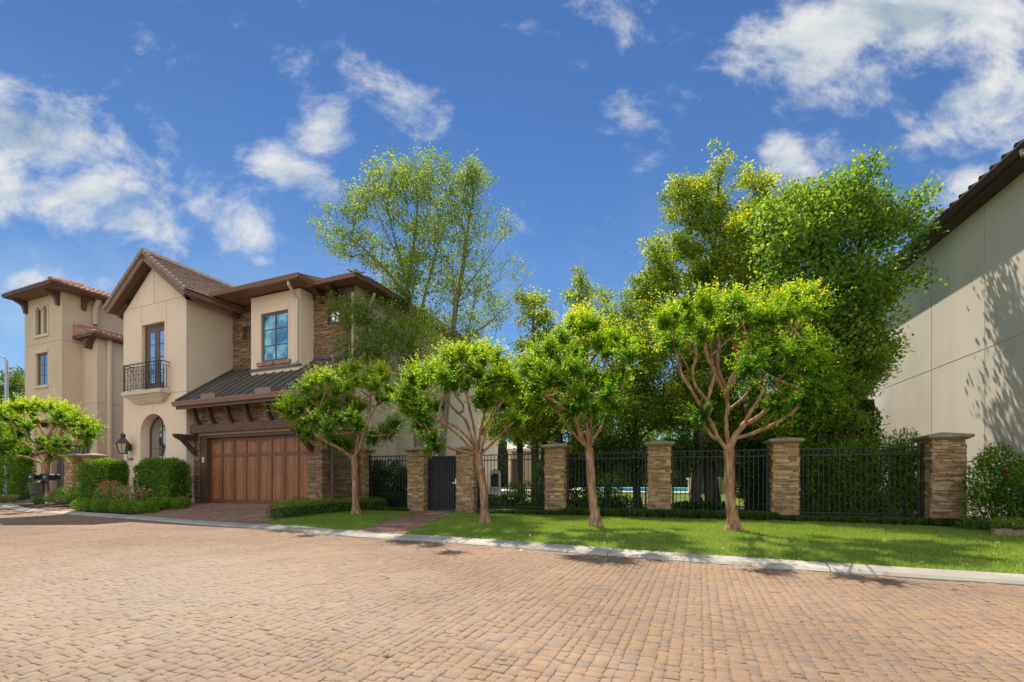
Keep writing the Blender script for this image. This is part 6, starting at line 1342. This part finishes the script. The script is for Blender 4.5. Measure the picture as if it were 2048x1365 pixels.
everg('low evergreen with arching branches beside the patio', 1085, 16.9, [(1080, 800, 65, 55, 0, 1.2, 1), (1030, 820, 60, 45, 0, 1.0, 1), (1130, 790, 60, 70, 0, 1.2, .9), (1000, 770, 45, 50, .3, .9, .7), (1060, 860, 80, 25, 0, 1.2, .6)], 69, 216, 17850, .085, mat=L_DARK, tone=(.5, .25))
# trees far behind: garden boundary and the street on the left
far = [(1010, 60, 130, 'hazy green tree standing far behind the patio'), (1290, 50, 120, 'broad far tree beyond the pool, left of the planter'), (1480, 52, 130, 'broad far tree beyond the pool, behind the planter'), (1700, 44, 110, 'far tree beyond the pool, near the pale wall')]
for k, (px, Y, w, lb) in enumerate(far):
    b = (*XY(px, Y), .4); tree('boundary_tree', lb, 'tree', b, [[P(px, 920, Y), P(px, 880, Y)]], [(px, 890, w, 50, Y, 3.5, 1), (px - w * .4, 930, w * .6, 30, Y, 3, .8), (px + w * .4, 930, w * .6, 30, Y, 3, .8)], 70 + k, 90, 4200, .42, L_DARK, DBARK, .3, tip=.03, spread=.7, tone=(.5, .2), group='trees at the back of the garden', minr=.02)
for k, (px, Y, lb) in enumerate([(28, 36, 'bright green tree behind the street lamp at the left edge'), (-60, 40, 'green tree at the very left edge, behind the street lamp')]):
    b = (*XY(px, Y), .2); tree('street_tree', lb, 'tree', b, [[P(px, 900, Y), P(px, 820, Y)]], [(px, 790, 45, 50, Y, 2, 1), (px - 10, 850, 55, 50, Y, 2, 1), (px + 5, 760, 30, 28, Y, 1.3, .8)], 80 + k, 120, 6500, .24, L_FAR, DBARK, .2, tip=.02, spread=.35, tone=(.55, .2), group='trees down the street')
hedge('dark street hedge behind the lamp at the left edge', [(-50, 38), (-27.5, 28.5)], 1.2, 3.4, 92, dens=90, leafL=.2, mat=L_DARK, name='street_hedge', base_z=.1, rnd=.4, wave=.2)
# garden boundary wall of clipped hedge behind the pool
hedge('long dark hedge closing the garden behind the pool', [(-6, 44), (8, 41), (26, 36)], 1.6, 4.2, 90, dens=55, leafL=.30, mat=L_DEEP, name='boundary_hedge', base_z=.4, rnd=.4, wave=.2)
hedge('tall dark screen hedge behind the broadleaf tree, beside the pale wall', [(8.4, 17.2), (12.6, 16.0)], 1.0, 3.6, 91, dens=260, leafL=.13, mat=L_DEEP, name='screen_hedge', base_z=.35, rnd=.3, wave=.1)

# shrubs behind the fence
def fsh(label, px, dY, w, h, seed, nl, leafL, mat, name='shrub', d=.45, **k):
    Yf = 12; 
    for _ in range(8): Yf = fence_y((px - CX) / F * Yf) + dY
    x, y = XY(px, Yf); z = zt(x, y); return bush(name, label, 'shrub', (x, y, z), [(0, 0, h * .45, w, d, h * .5), (w * .45, .08, h * .68, w * .5, d * .8, h * .3), (-w * .4, -.05, h * .66, w * .5, d * .8, h * .32), (w * .1, 0, h * .22, w * .9, d * .9, h * .24)], seed, nl, leafL, mat, 'shrubs behind the iron fence', **k)
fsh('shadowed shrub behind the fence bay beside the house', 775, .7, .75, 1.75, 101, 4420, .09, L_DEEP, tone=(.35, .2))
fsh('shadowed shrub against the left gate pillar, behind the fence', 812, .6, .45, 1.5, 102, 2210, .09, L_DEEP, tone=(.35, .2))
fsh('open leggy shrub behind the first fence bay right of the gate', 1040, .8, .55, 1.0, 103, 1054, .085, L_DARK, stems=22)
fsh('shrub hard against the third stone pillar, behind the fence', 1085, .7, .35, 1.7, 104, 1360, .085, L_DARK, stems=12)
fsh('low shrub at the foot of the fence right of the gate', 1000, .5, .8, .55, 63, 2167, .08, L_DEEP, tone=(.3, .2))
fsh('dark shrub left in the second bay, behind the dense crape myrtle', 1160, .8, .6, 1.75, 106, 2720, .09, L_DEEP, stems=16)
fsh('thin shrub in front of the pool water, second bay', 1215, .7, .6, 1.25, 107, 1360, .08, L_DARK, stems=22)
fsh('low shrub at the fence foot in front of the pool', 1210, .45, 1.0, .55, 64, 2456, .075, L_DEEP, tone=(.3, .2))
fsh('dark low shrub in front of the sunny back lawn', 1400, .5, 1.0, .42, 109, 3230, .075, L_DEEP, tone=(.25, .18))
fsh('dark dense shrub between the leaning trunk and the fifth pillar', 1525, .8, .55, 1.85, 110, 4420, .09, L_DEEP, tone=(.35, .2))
for k, (px, dY, w, h, lb) in enumerate([(1625, .75, .62, 2.33, 'glossy podocarpus shrub right of the fifth pillar'), (1690, .65, .65, 2.28, 'glossy podocarpus shrub, second in the shrub-filled bay'), (1752, .7, .6, 2.38, 'glossy podocarpus shrub, third in the shrub-filled bay'), (1812, .6, .5, 2.33, 'glossy podocarpus shrub beside the largest pillar')]):
    fsh(lb, px, dY, w, h, 120 + k, 3800, .13, L_BOX, name='podocarpus', asp=.22, tone=(.42, .32), shell=.85)
# leaning trunk seen through the fourth bay
x, y = XY(1425, 14.0); t = thing('leaning_tree', 'thick dark leaning trunk behind the fence beside the pool planter', 'tree', (x, y, zt(x, y)))
mb = MB(); mb.tube([P(1428, 1030, 14.0), P(1420, 950, 14.1), P(1402, 880, 14.2), P(1385, 800, 14.4), P(1370, 720, 14.6)], [.25, .2, .19, .16, .1], 10); mb.build('trunk', DBARK, t, smooth=True)
rg = np.random.default_rng(130); q = np.array([np.array(P(1370 + rg.normal(0, 38), 700 + rg.normal(0, 45), 14.6 + rg.normal(0, .6))) for _ in range(3000)]); leaf_mesh('crown', q, unit(rg.normal(0, 1, q.shape)), unit(rg.normal(0, .6, q.shape) + np.array((0, 0, .7))), .09 * rg.uniform(.6, 1.3, len(q)), .05 * rg.uniform(.6, 1.3, len(q)), L_HOLLY, rg.normal(.42, .2, len(q)), t)

# liriope border along the fence foot
def tufts(name, label, cat, spots, seed, nb, L, mat, kind=None, wd=.007):
    rg = np.random.default_rng(seed); V, F_, S, TN = [], [], [], []; i = 0
    for (x, y, s_) in spots:
        z = zt(x, y)
        for _ in range(nb):
            a = rg.uniform(0, 6.28); l = L * s_ * rg.uniform(.6, 1.2); r = rg.uniform(.25, .85); d = np.array((math.cos(a), math.sin(a), 0)); sd = np.array((-d[1], d[0], 0)) * wd; b = np.array((x, y, z)) + d * rg.uniform(0, .05)
            p1 = b + d * l * r * .45 + np.array((0, 0, l * .62)); p2 = b + d * l * r + np.array((0, 0, l * (.75 - .5 * r)))
            V += [b - sd, b + sd, p1 + sd, p1 - sd, p2]; F_ += [i, i + 1, i + 2, i + 3, i + 3, i + 2, i + 4]; S += [4, 3]; tt = rg.random(); TN += [tt, tt]; i += 5
    return tag(link(name, np_mesh(name, V, F_, S, mat, tone=TN)), label, cat, kind=kind)
rg = np.random.default_rng(140); sp = []
for _ in range(620):
    x = rg.uniform(-1.0, 10.6); y = fence_y(x) - rg.uniform(.25, .95)
    if x > 9.0: y = fence_y(x) - rg.uniform(.3, .6)
    sp.append((x, y, 1.0 if 1.4 < x < 6.5 else .62))
for _ in range(40): x = rg.uniform(-4.6, -3.3); sp.append((x, fence_y(x) - rg.uniform(.2, .7), .5))
tufts('liriope_border', 'dark green liriope edging the lawn at the fence foot', 'ground cover', sp, 141, 34, .30, L_LIRI, 'stuff')
# right-hand bed
x, y = XY(1995, 9.6); bush('camellia_shrub', 'rounded glossy shrub right of the largest pillar, before the pale wall', 'shrub', (x, y, .1), [(-.12, .1, .95, .42, .4, .62), (.1, .1, 1.35, .32, .3, .42), (.35, 0, .7, .45, .4, .6), (-.25, 0, .45, .4, .35, .45)], 150, 5200, .075, L_BOX, tone=(.5, .24), asp=.42, stems=18)
x, y = XY(2060, 9.0); bush('camellia_shrub', 'shrub with pink blossom cut by the right edge', 'shrub', (x, y, .1), [(.1, 0, .8, .5, .4, .7)], 151, 2600, .075, L_BOX, tone=(.45, .22), asp=.42, flowers=(5, LEAF('camellia_petal', (.55, .02, .12), (.75, .06, .2), (.8, .2, .3), .3), .06, 0))
hedge('low trimmed hedge above the stone edging at the right edge', [XY(1992, 8.35), XY(2075, 7.85)], .5, .26, 152, dens=2200, leafL=.028, tone=(.5, .2))
t = thing('edging_stone', 'grey stone edging below the low hedge at the right edge', 'edging', (*XY(2010, 8.0), .07)); mb = MB()
for k in range(5):
    a = Vector((*XY(1990 + k * 18, 8.12 - k * .1), .06)); b = Vector((*XY(1990 + (k + 1) * 18 - 1, 8.12 - (k + 1) * .1), .06)); mb.box(a, b - a, Vector((.05, .12, 0)), (0, 0, .13 + .02 * (k % 2)))
mb.build('stone_block', CAPSTONE, t)
bush('fern', 'small ragged fern between the pillar and the stone edging', 'fern', (*XY(1950, 9.0), .09), [(0, 0, .12, .35, .25, .16), (.3, -.1, .1, .3, .2, .12)], 153, 900, .09, L_LIRI, tone=(.5, .25), asp=.22)

# ================================================================ planting by the house
bedz = lambda px, Y: (*XY(px, Y), zt(*XY(px, Y)))
BED = [(-11.12, 15.7), (-11.02, 13.45)] + [(x, float(in_y(x)) + .02) for x in np.linspace(-11.3, -13.3, 6)] + [(-14.4, 15.2), (-15.7, 16.5), (-15.4, 17.6), (-14.6, 17.2)]
sheet('flower_bed', BED, SOIL, dz=.03)
BED2 = kline(-19.9, -17.6, 6) + [(-16.6, 16.8), (-16.0, 17.5), (-18.4, 18.6), (-19.8, 19.8)]
sheet('mulch_bed', BED2, SOIL, dz=.025)
def mounds(label, px0, px1, Y0, Y1, h, d, seed, **k):
    a, b = Vector(XY(px0, Y0)), Vector(XY(px1, Y1)); c = (a + b) / 2; e = []
    for q in (.14, .5, .86): p = a.lerp(b, q) - c; e.append((p.x, p.y, h * .42, (b - a).length * .175, d * .55, h * (.58 + .06 * math.sin(q * 9 + seed))))
    bush('low_shrub', label, 'shrub', (c.x, c.y, zt(c.x, c.y)), e, seed, 4600, .042, L_BOX, 'low shrubs in the flower bed', tone=(.55, .24), shell=.28, stems=8)
def box_h(label, px0, px1, Y0, Y1, h, d, seed, **k): hedge(label, [XY(px0, Y0), XY(px1, Y1)], d, h, seed, **k)
box_h('tall square clipped hedge left of the lantern corner', 181, 238, 17.35, 16.85, 1.62, .8, 160, group='square hedges by the house', leafL=.055, dens=1700)
box_h('tall square clipped hedge in front of the arched window', 289, 361, 15.75, 15.2, 1.58, .7, 161, group='square hedges by the house', leafL=.055, dens=1700, wave=.03)
mounds('low mounded green shrub nearest the side path, left of the rose', 158, 214, 15.15, 14.4, .42, .55, 162)
mounds('low mounded green shrub below the red roses', 232, 304, 14.25, 13.65, .42, .6, 163)
mounds('low mounded green shrub at the driveway edge, before the square hedge', 303, 372, 14.75, 14.6, .40, .6, 164)
x, y, z = bedz(147, 18.0); bush('clipped_bush', 'rounded dark green bush behind the low hedge, right of the leaning trunk', 'shrub', (x, y, z), [(0, 0, .3, .85, .5, .38), (-.3, 0, .3, .5, .4, .35), (.35, 0, .28, .5, .4, .34)], 165, 4200, .05, L_BOX, tone=(.4, .2), shell=.3)
x, y, z = bedz(232, 15.0); bush('rose_bush', 'rose bush with red blooms between the square hedges', 'rose bush', (x, y, z), [(-.15, 0, .5, .5, .4, .45), (.3, 0, .45, .4, .35, .4), (-.3, .1, .7, .3, .3, .28)], 166, 2300, .05, L_ROSE, tone=(.45, .25), stems=20, flowers=(46, PETAL_RED, .05, 0))
x, y, z = bedz(272, 14.9); bush('rose_bush', 'pale pink flowering bush at the foot of the house wall', 'rose bush', (x, y, z), [(0, 0, .4, .5, .35, .4), (.3, 0, .35, .35, .3, .35)], 167, 1500, .045, L_ROSE, tone=(.3, .2), stems=20, flowers=(60, PETAL_PINK, .04, 0))
x, y, z = bedz(333, 14.95); bush('yellow_fern', 'small yellow-green plant before the square hedge', 'plant', (x, y, z), [(0, 0, .45, .16, .15, .4)], 168, 300, .08, L_CRAPE, tone=(.7, .2), asp=.25)
hedge('long low clipped hedge curving beside the driveway', [(-6.02, 11.55), (-5.55, 12.55), (-5.1, 13.5), (-4.72, 14.5), (-4.4, 15.2)], .62, .36, 170, dens=1900, leafL=.03, rnd=.15, tone=(.5, .2))
bush('clipped_bush', 'small dark bush at the foot of the garage column', 'shrub', (-6.05, 12.9, zt(-6.05, 12.9)), [(0, 0, .2, .35, .3, .25)], 171, 900, .035, L_BOX, tone=(.3, .15), shell=.3)
# far-left column hedges and ornamental grass
for k, (px, Y, h, w, lb) in enumerate([(8, 24.5, 2.6, 1.3, 'dark columnar hedge shrub at the left edge'), (46, 23.6, 2.5, .8, 'columnar hedge shrub beside the downspout of the tower house')]):
    x, y = XY(px, Y); bush('columnar_shrub', lb, 'shrub', (x, y, zt(x, y)), [(0, 0, h * .3, w * .62, .55, h * .32), (0, 0, h * .62, w * .55, .5, h * .35), (.1, 0, h * .85, w * .4, .4, h * .2)], 180 + k, 5200, .085, L_DARK if k == 0 else L_BOX, 'column hedges by the neighbour', tone=(.45, .22), shell=.35)
tufts('ornamental_grass', 'pale ornamental grass along the far left kerb', 'grass', [(XY(px, 20.6 + k % 3 * .5)[0], XY(px, 20.6 + k % 3 * .5)[1], 1.0) for k, px in enumerate(range(-40, 28, 3))], 190, 40, .5, LEAF('pale_grass', (.2, .24, .08), (.38, .40, .16), (.55, .52, .26), .3), 'stuff', wd=.012)
# mailbox, bin
BLACKP = M('black_powdercoat', [(.014, .014, .015), (.025, .025, .027)], rough=.4)
x, y = XY(86, 18.75); z = zt(x, y); t = thing('mailbox', 'black twin mailbox on a fluted post before the leaning crape myrtle', 'mailbox', (x, y, z))
mb = MB(); mb.tube([(x, y, z - .05), (x, y, z + 1.0)], .055, 12); mb.lathe((x, y, z), [(.16, 0), (.16, .05), (.11, .09), (.11, .2), (.075, .26)], 12); mb.lathe((x, y, z + .85), [(.07, 0), (.1, .05), (.06, .1)], 12); mb.build('post', BLACKP, t)
mb = MB(); mb.abox(x - .42, x + .50, y - .05, y + .05, z + .97, z + 1.01); mb.build('crossbar', BLACKP, t)
for s_ in (-.24, .34):
    p = MB(); c = [(s_ - .13, 1.012), (s_ + .13, 1.012), (s_ + .13, 1.14)] + [(s_ + .13 * math.cos(a), 1.14 + .11 * math.sin(a)) for a in np.linspace(.2, math.pi - .2, 7)] + [(s_ - .13, 1.14)]
    p.prism([(x + a, y - .25, z + b) for a, b in c], (0, .5, 0)); bx_ = p.build('box', BLACKP, t)
    p = MB(); p.abox(x + s_ - .03, x + s_ + .03, y - .275, y - .252, z + 1.1, z + 1.14); p.build('latch', STEEL, bx_)
x, y = XY(78, 20.3); z = zt(x, y); t = thing('planter_urn', 'dark round ribbed urn planter behind the mailbox post', 'planter', (x, y, z)); mb = MB(); mb.lathe((x, y, z), [(.2, 0), (.24, .05), (.27, .35), (.3, .4), (.29, .45), (.34, .62), (.35, .78), (.38, .8), (.38, .86), (.3, .86)], 18); mb.build('bowl', M('dark_urn', [(.07, .065, .06), (.11, .1, .095)], rough=.7, bump=.3), t); mb = MB(); mb.lathe((x, y, z + .3), [(.29, 0), (.31, .03), (.29, .06)], 18); mb.build('band', BLACKP, t)
bush('tuft', 'grassy tuft at the foot of the mailbox post', 'plant', (*XY(78, 18.6), zt(*XY(78, 18.6))), [(0, 0, .2, .25, .2, .22)], 191, 500, .16, L_LIRI, tone=(.5, .2), asp=.12, up=1.2)
# street lamp
x, y = XY(13, 30); t = thing('street_lamp', 'pale grey street lamp pole with a curved arm at the left edge', 'street lamp', (x, y, 0)); GREY = M('galvanised_grey', [(.42, .45, .48), (.5, .53, .56)], rough=.5, metal=.3)
zt_ = P(13, 722, 30).z; mb = MB(); mb.tube([(x, y, -.1), (x, y, zt_)], [.13, .085], 10); mb.build('pole', GREY, t)
mb = MB(); mb.tube([(x, y, zt_ - .05), (x - .1, y - .02, zt_ + .2), (x - .4, y - .05, zt_ + .35), (x - 1.0, y - .1, zt_ + .4)], .06, 8); mb.build('arm', GREY, t); mb = MB(); mb.tube([(x - 1.0, y - .1, zt_ + .38), (x - 1.25, y - .1, zt_ + .38), (x - 1.6, y - .1, zt_ + .36)], [.07, .14, .08], 8); mb.build('lamp_head', GREY, t)

# ================================================================ things in the garden behind the fence
# planter wall with urn block by the pool
x, y = XY(1413, 19.2); z = zt(x, y); t = thing('pool_planter', 'pale stone pedestal with a square block planter beside the pool', 'planter', (x, y, z))
mb = MB(); mb.abox(x - .55, x + .62, y, y + .6, z, z + .62); mb.build('pedestal', PAVESTONE, t); mb = MB(); mb.abox(x - .6, x + .67, y - .05, y + .65, z + .62, z + .70); mb.build('coping', CASTSTONE, t)
mb = MB(); mb.prism([(x - .2, y + .1, z + .70), (x + .3, y + .1, z + .70), (x + .34, y + .1, z + 1.18), (x - .24, y + .1, z + 1.18)], (0, .45, 0)); mb.build('block', M('grey_block', [(.30, .28, .25), (.38, .355, .32)], rough=.9), t)
mb = MB()
for a, b in (((-.2, .12), (.45, .55)), ((-.2, .55), (.45, .12)), ((-.2, .12), (.45, .12))): mb.bar((x + a[0], y - .06, z + a[1]), (x + b[0], y - .06, z + b[1]), .035)
mb.build('cross_bracing', IRON, t)
x, y = XY(1475, 19.5); z = zt(x, y); t = thing('garden_wall', 'low sunlit stone garden wall right of the pool planter', 'wall', (x, y, z)); mb = MB(); mb.abox(x - .7, x + 1.3, y, y + .3, z, z + .65); mb.build('masonry', PAVESTONE, t); mb = MB(); mb.abox(x - .75, x + 1.35, y - .04, y + .34, z + .65, z + .72); mb.build('coping', CASTSTONE, t)
# arched outdoor oven
x, y = XY(990, 18.4); z = zt(x, y) + .02; t = thing('outdoor_oven', 'pale arched outdoor oven behind the fence bay right of the gate', 'oven', (x, y, z)); GRYW = M('pale_grey_plaster', [(.52, .5, .47), (.6, .58, .55)], rough=.85)
zo, w = .62, .24
mb = MB(); mb.wall(lambda a, b, d: Vector((x + a, y + d, z + b)), arch(-.22, .22, .0, 1.0, 12, .22), [arch(-.15, .15, .5, .92, 10, .12)], .25); mb.poly([(x + a, y + .5, z + b) for a, b in arch(-.22, .22, .0, 1.0, 12, .22)][::-1])
o_ = arch(-.22, .22, .0, 1.0, 12, .22)
for a, b in zip(o_, o_[1:] + o_[:1]): mb.poly([(x + a[0], y, z + a[1]), (x + a[0], y + .5, z + a[1]), (x + b[0], y + .5, z + b[1]), (x + b[0], y, z + b[1])])
mb.build('shell', GRYW, t); mb = MB(); mb.abox(x - .15, x + .15, y + .2, y + .24, z + .5, z + 1.04); mb.build('door', BLACKP, t); mb = MB(); mb.abox(x - .26, x + .26, y - .1, y - .002, z + .44, z + .49); mb.build('shelf', GRYW, t)
# patio house far back (low roof glimpsed between the trunks)
x, y = XY(1070, 31); t = thing('pool_house', 'low pool house with white posts and a pale sunlit roof behind the fence', 'house', (x, y, .5)); 
mb = MB(); mb.abox(x - 1.8, x + 1.9, y + 1.5, y + 3.5, .45, 3.0); mb.build('wall', STUCCO_SIDE, t)
mb = MB(); mb.prism([(x - 1.9, y - .4, 3.05), (x - 1.9, y - .4, 3.2), (x - 1.9, y + 2.5, 3.9), (x - 1.9, y + 5, 3.2), (x - 1.9, y + 5, 3.05)], (3.9, 0, 0)); mb.build('roof', M('pale_roof', [(.42, .36, .29), (.5, .43, .35)], rough=.8), t)
for a in (-1.7, .1, 1.85): p = MB(); p.abox(x + a - .11, x + a + .11, y - .11, y + .11, .45, 3.048); p.build('post', CASTSTONE, t)
mb = MB(); mb.abox(x - 1.6, x - .8, y + 1.46, y + 1.498, .5, 2.6); mb.build('door', WINWOOD, t)
window(t, Fr(x, y + 1.45, 0), .3, 1.6, 1.3, 2.5, .0, 2, 2, FRAME, GLASS_GREY)
# patio table and chair
x, y = XY(1060, 20.0); z = zt(x, y) + .02; t = thing('patio_table', 'white square patio table beyond the iron fence', 'table', (x, y, z)); mb = MB(); mb.abox(x - .42, x + .42, y - .42, y + .42, z + .68, z + .72); mb.build('tabletop', GRYW, t)
for a in (-.37, .37):
    for b in (-.37, .37): p = MB(); p.abox(x + a - .025, x + a + .025, y + b - .025, y + b + .025, z, z + .679); p.build('leg', GRYW, t)
x, y = XY(1040, 19.4); z = zt(x, y) + .02; t = thing('patio_chair', 'dark iron patio chair beside the white table', 'chair', (x, y, z)); mb = MB(); mb.abox(x - .22, x + .22, y - .22, y + .22, z + .43, z + .46); mb.build('seat', IRON, t)
mb = MB()
for k in range(6): a = -.2 + .08 * k; mb.bar((x + a, y - .2, z + .46), (x + a, y - .26, z + .9), .014)
mb.bar((x - .22, y - .26, z + .9), (x + .22, y - .26, z + .9), .025); mb.build('backrest', IRON, t)
for a in (-.2, .2):
    for b in (-.2, .2): p = MB(); p.bar((x + a, y + b, z), (x + a, y + b, z + .43), .025); p.build('leg', IRON, t)
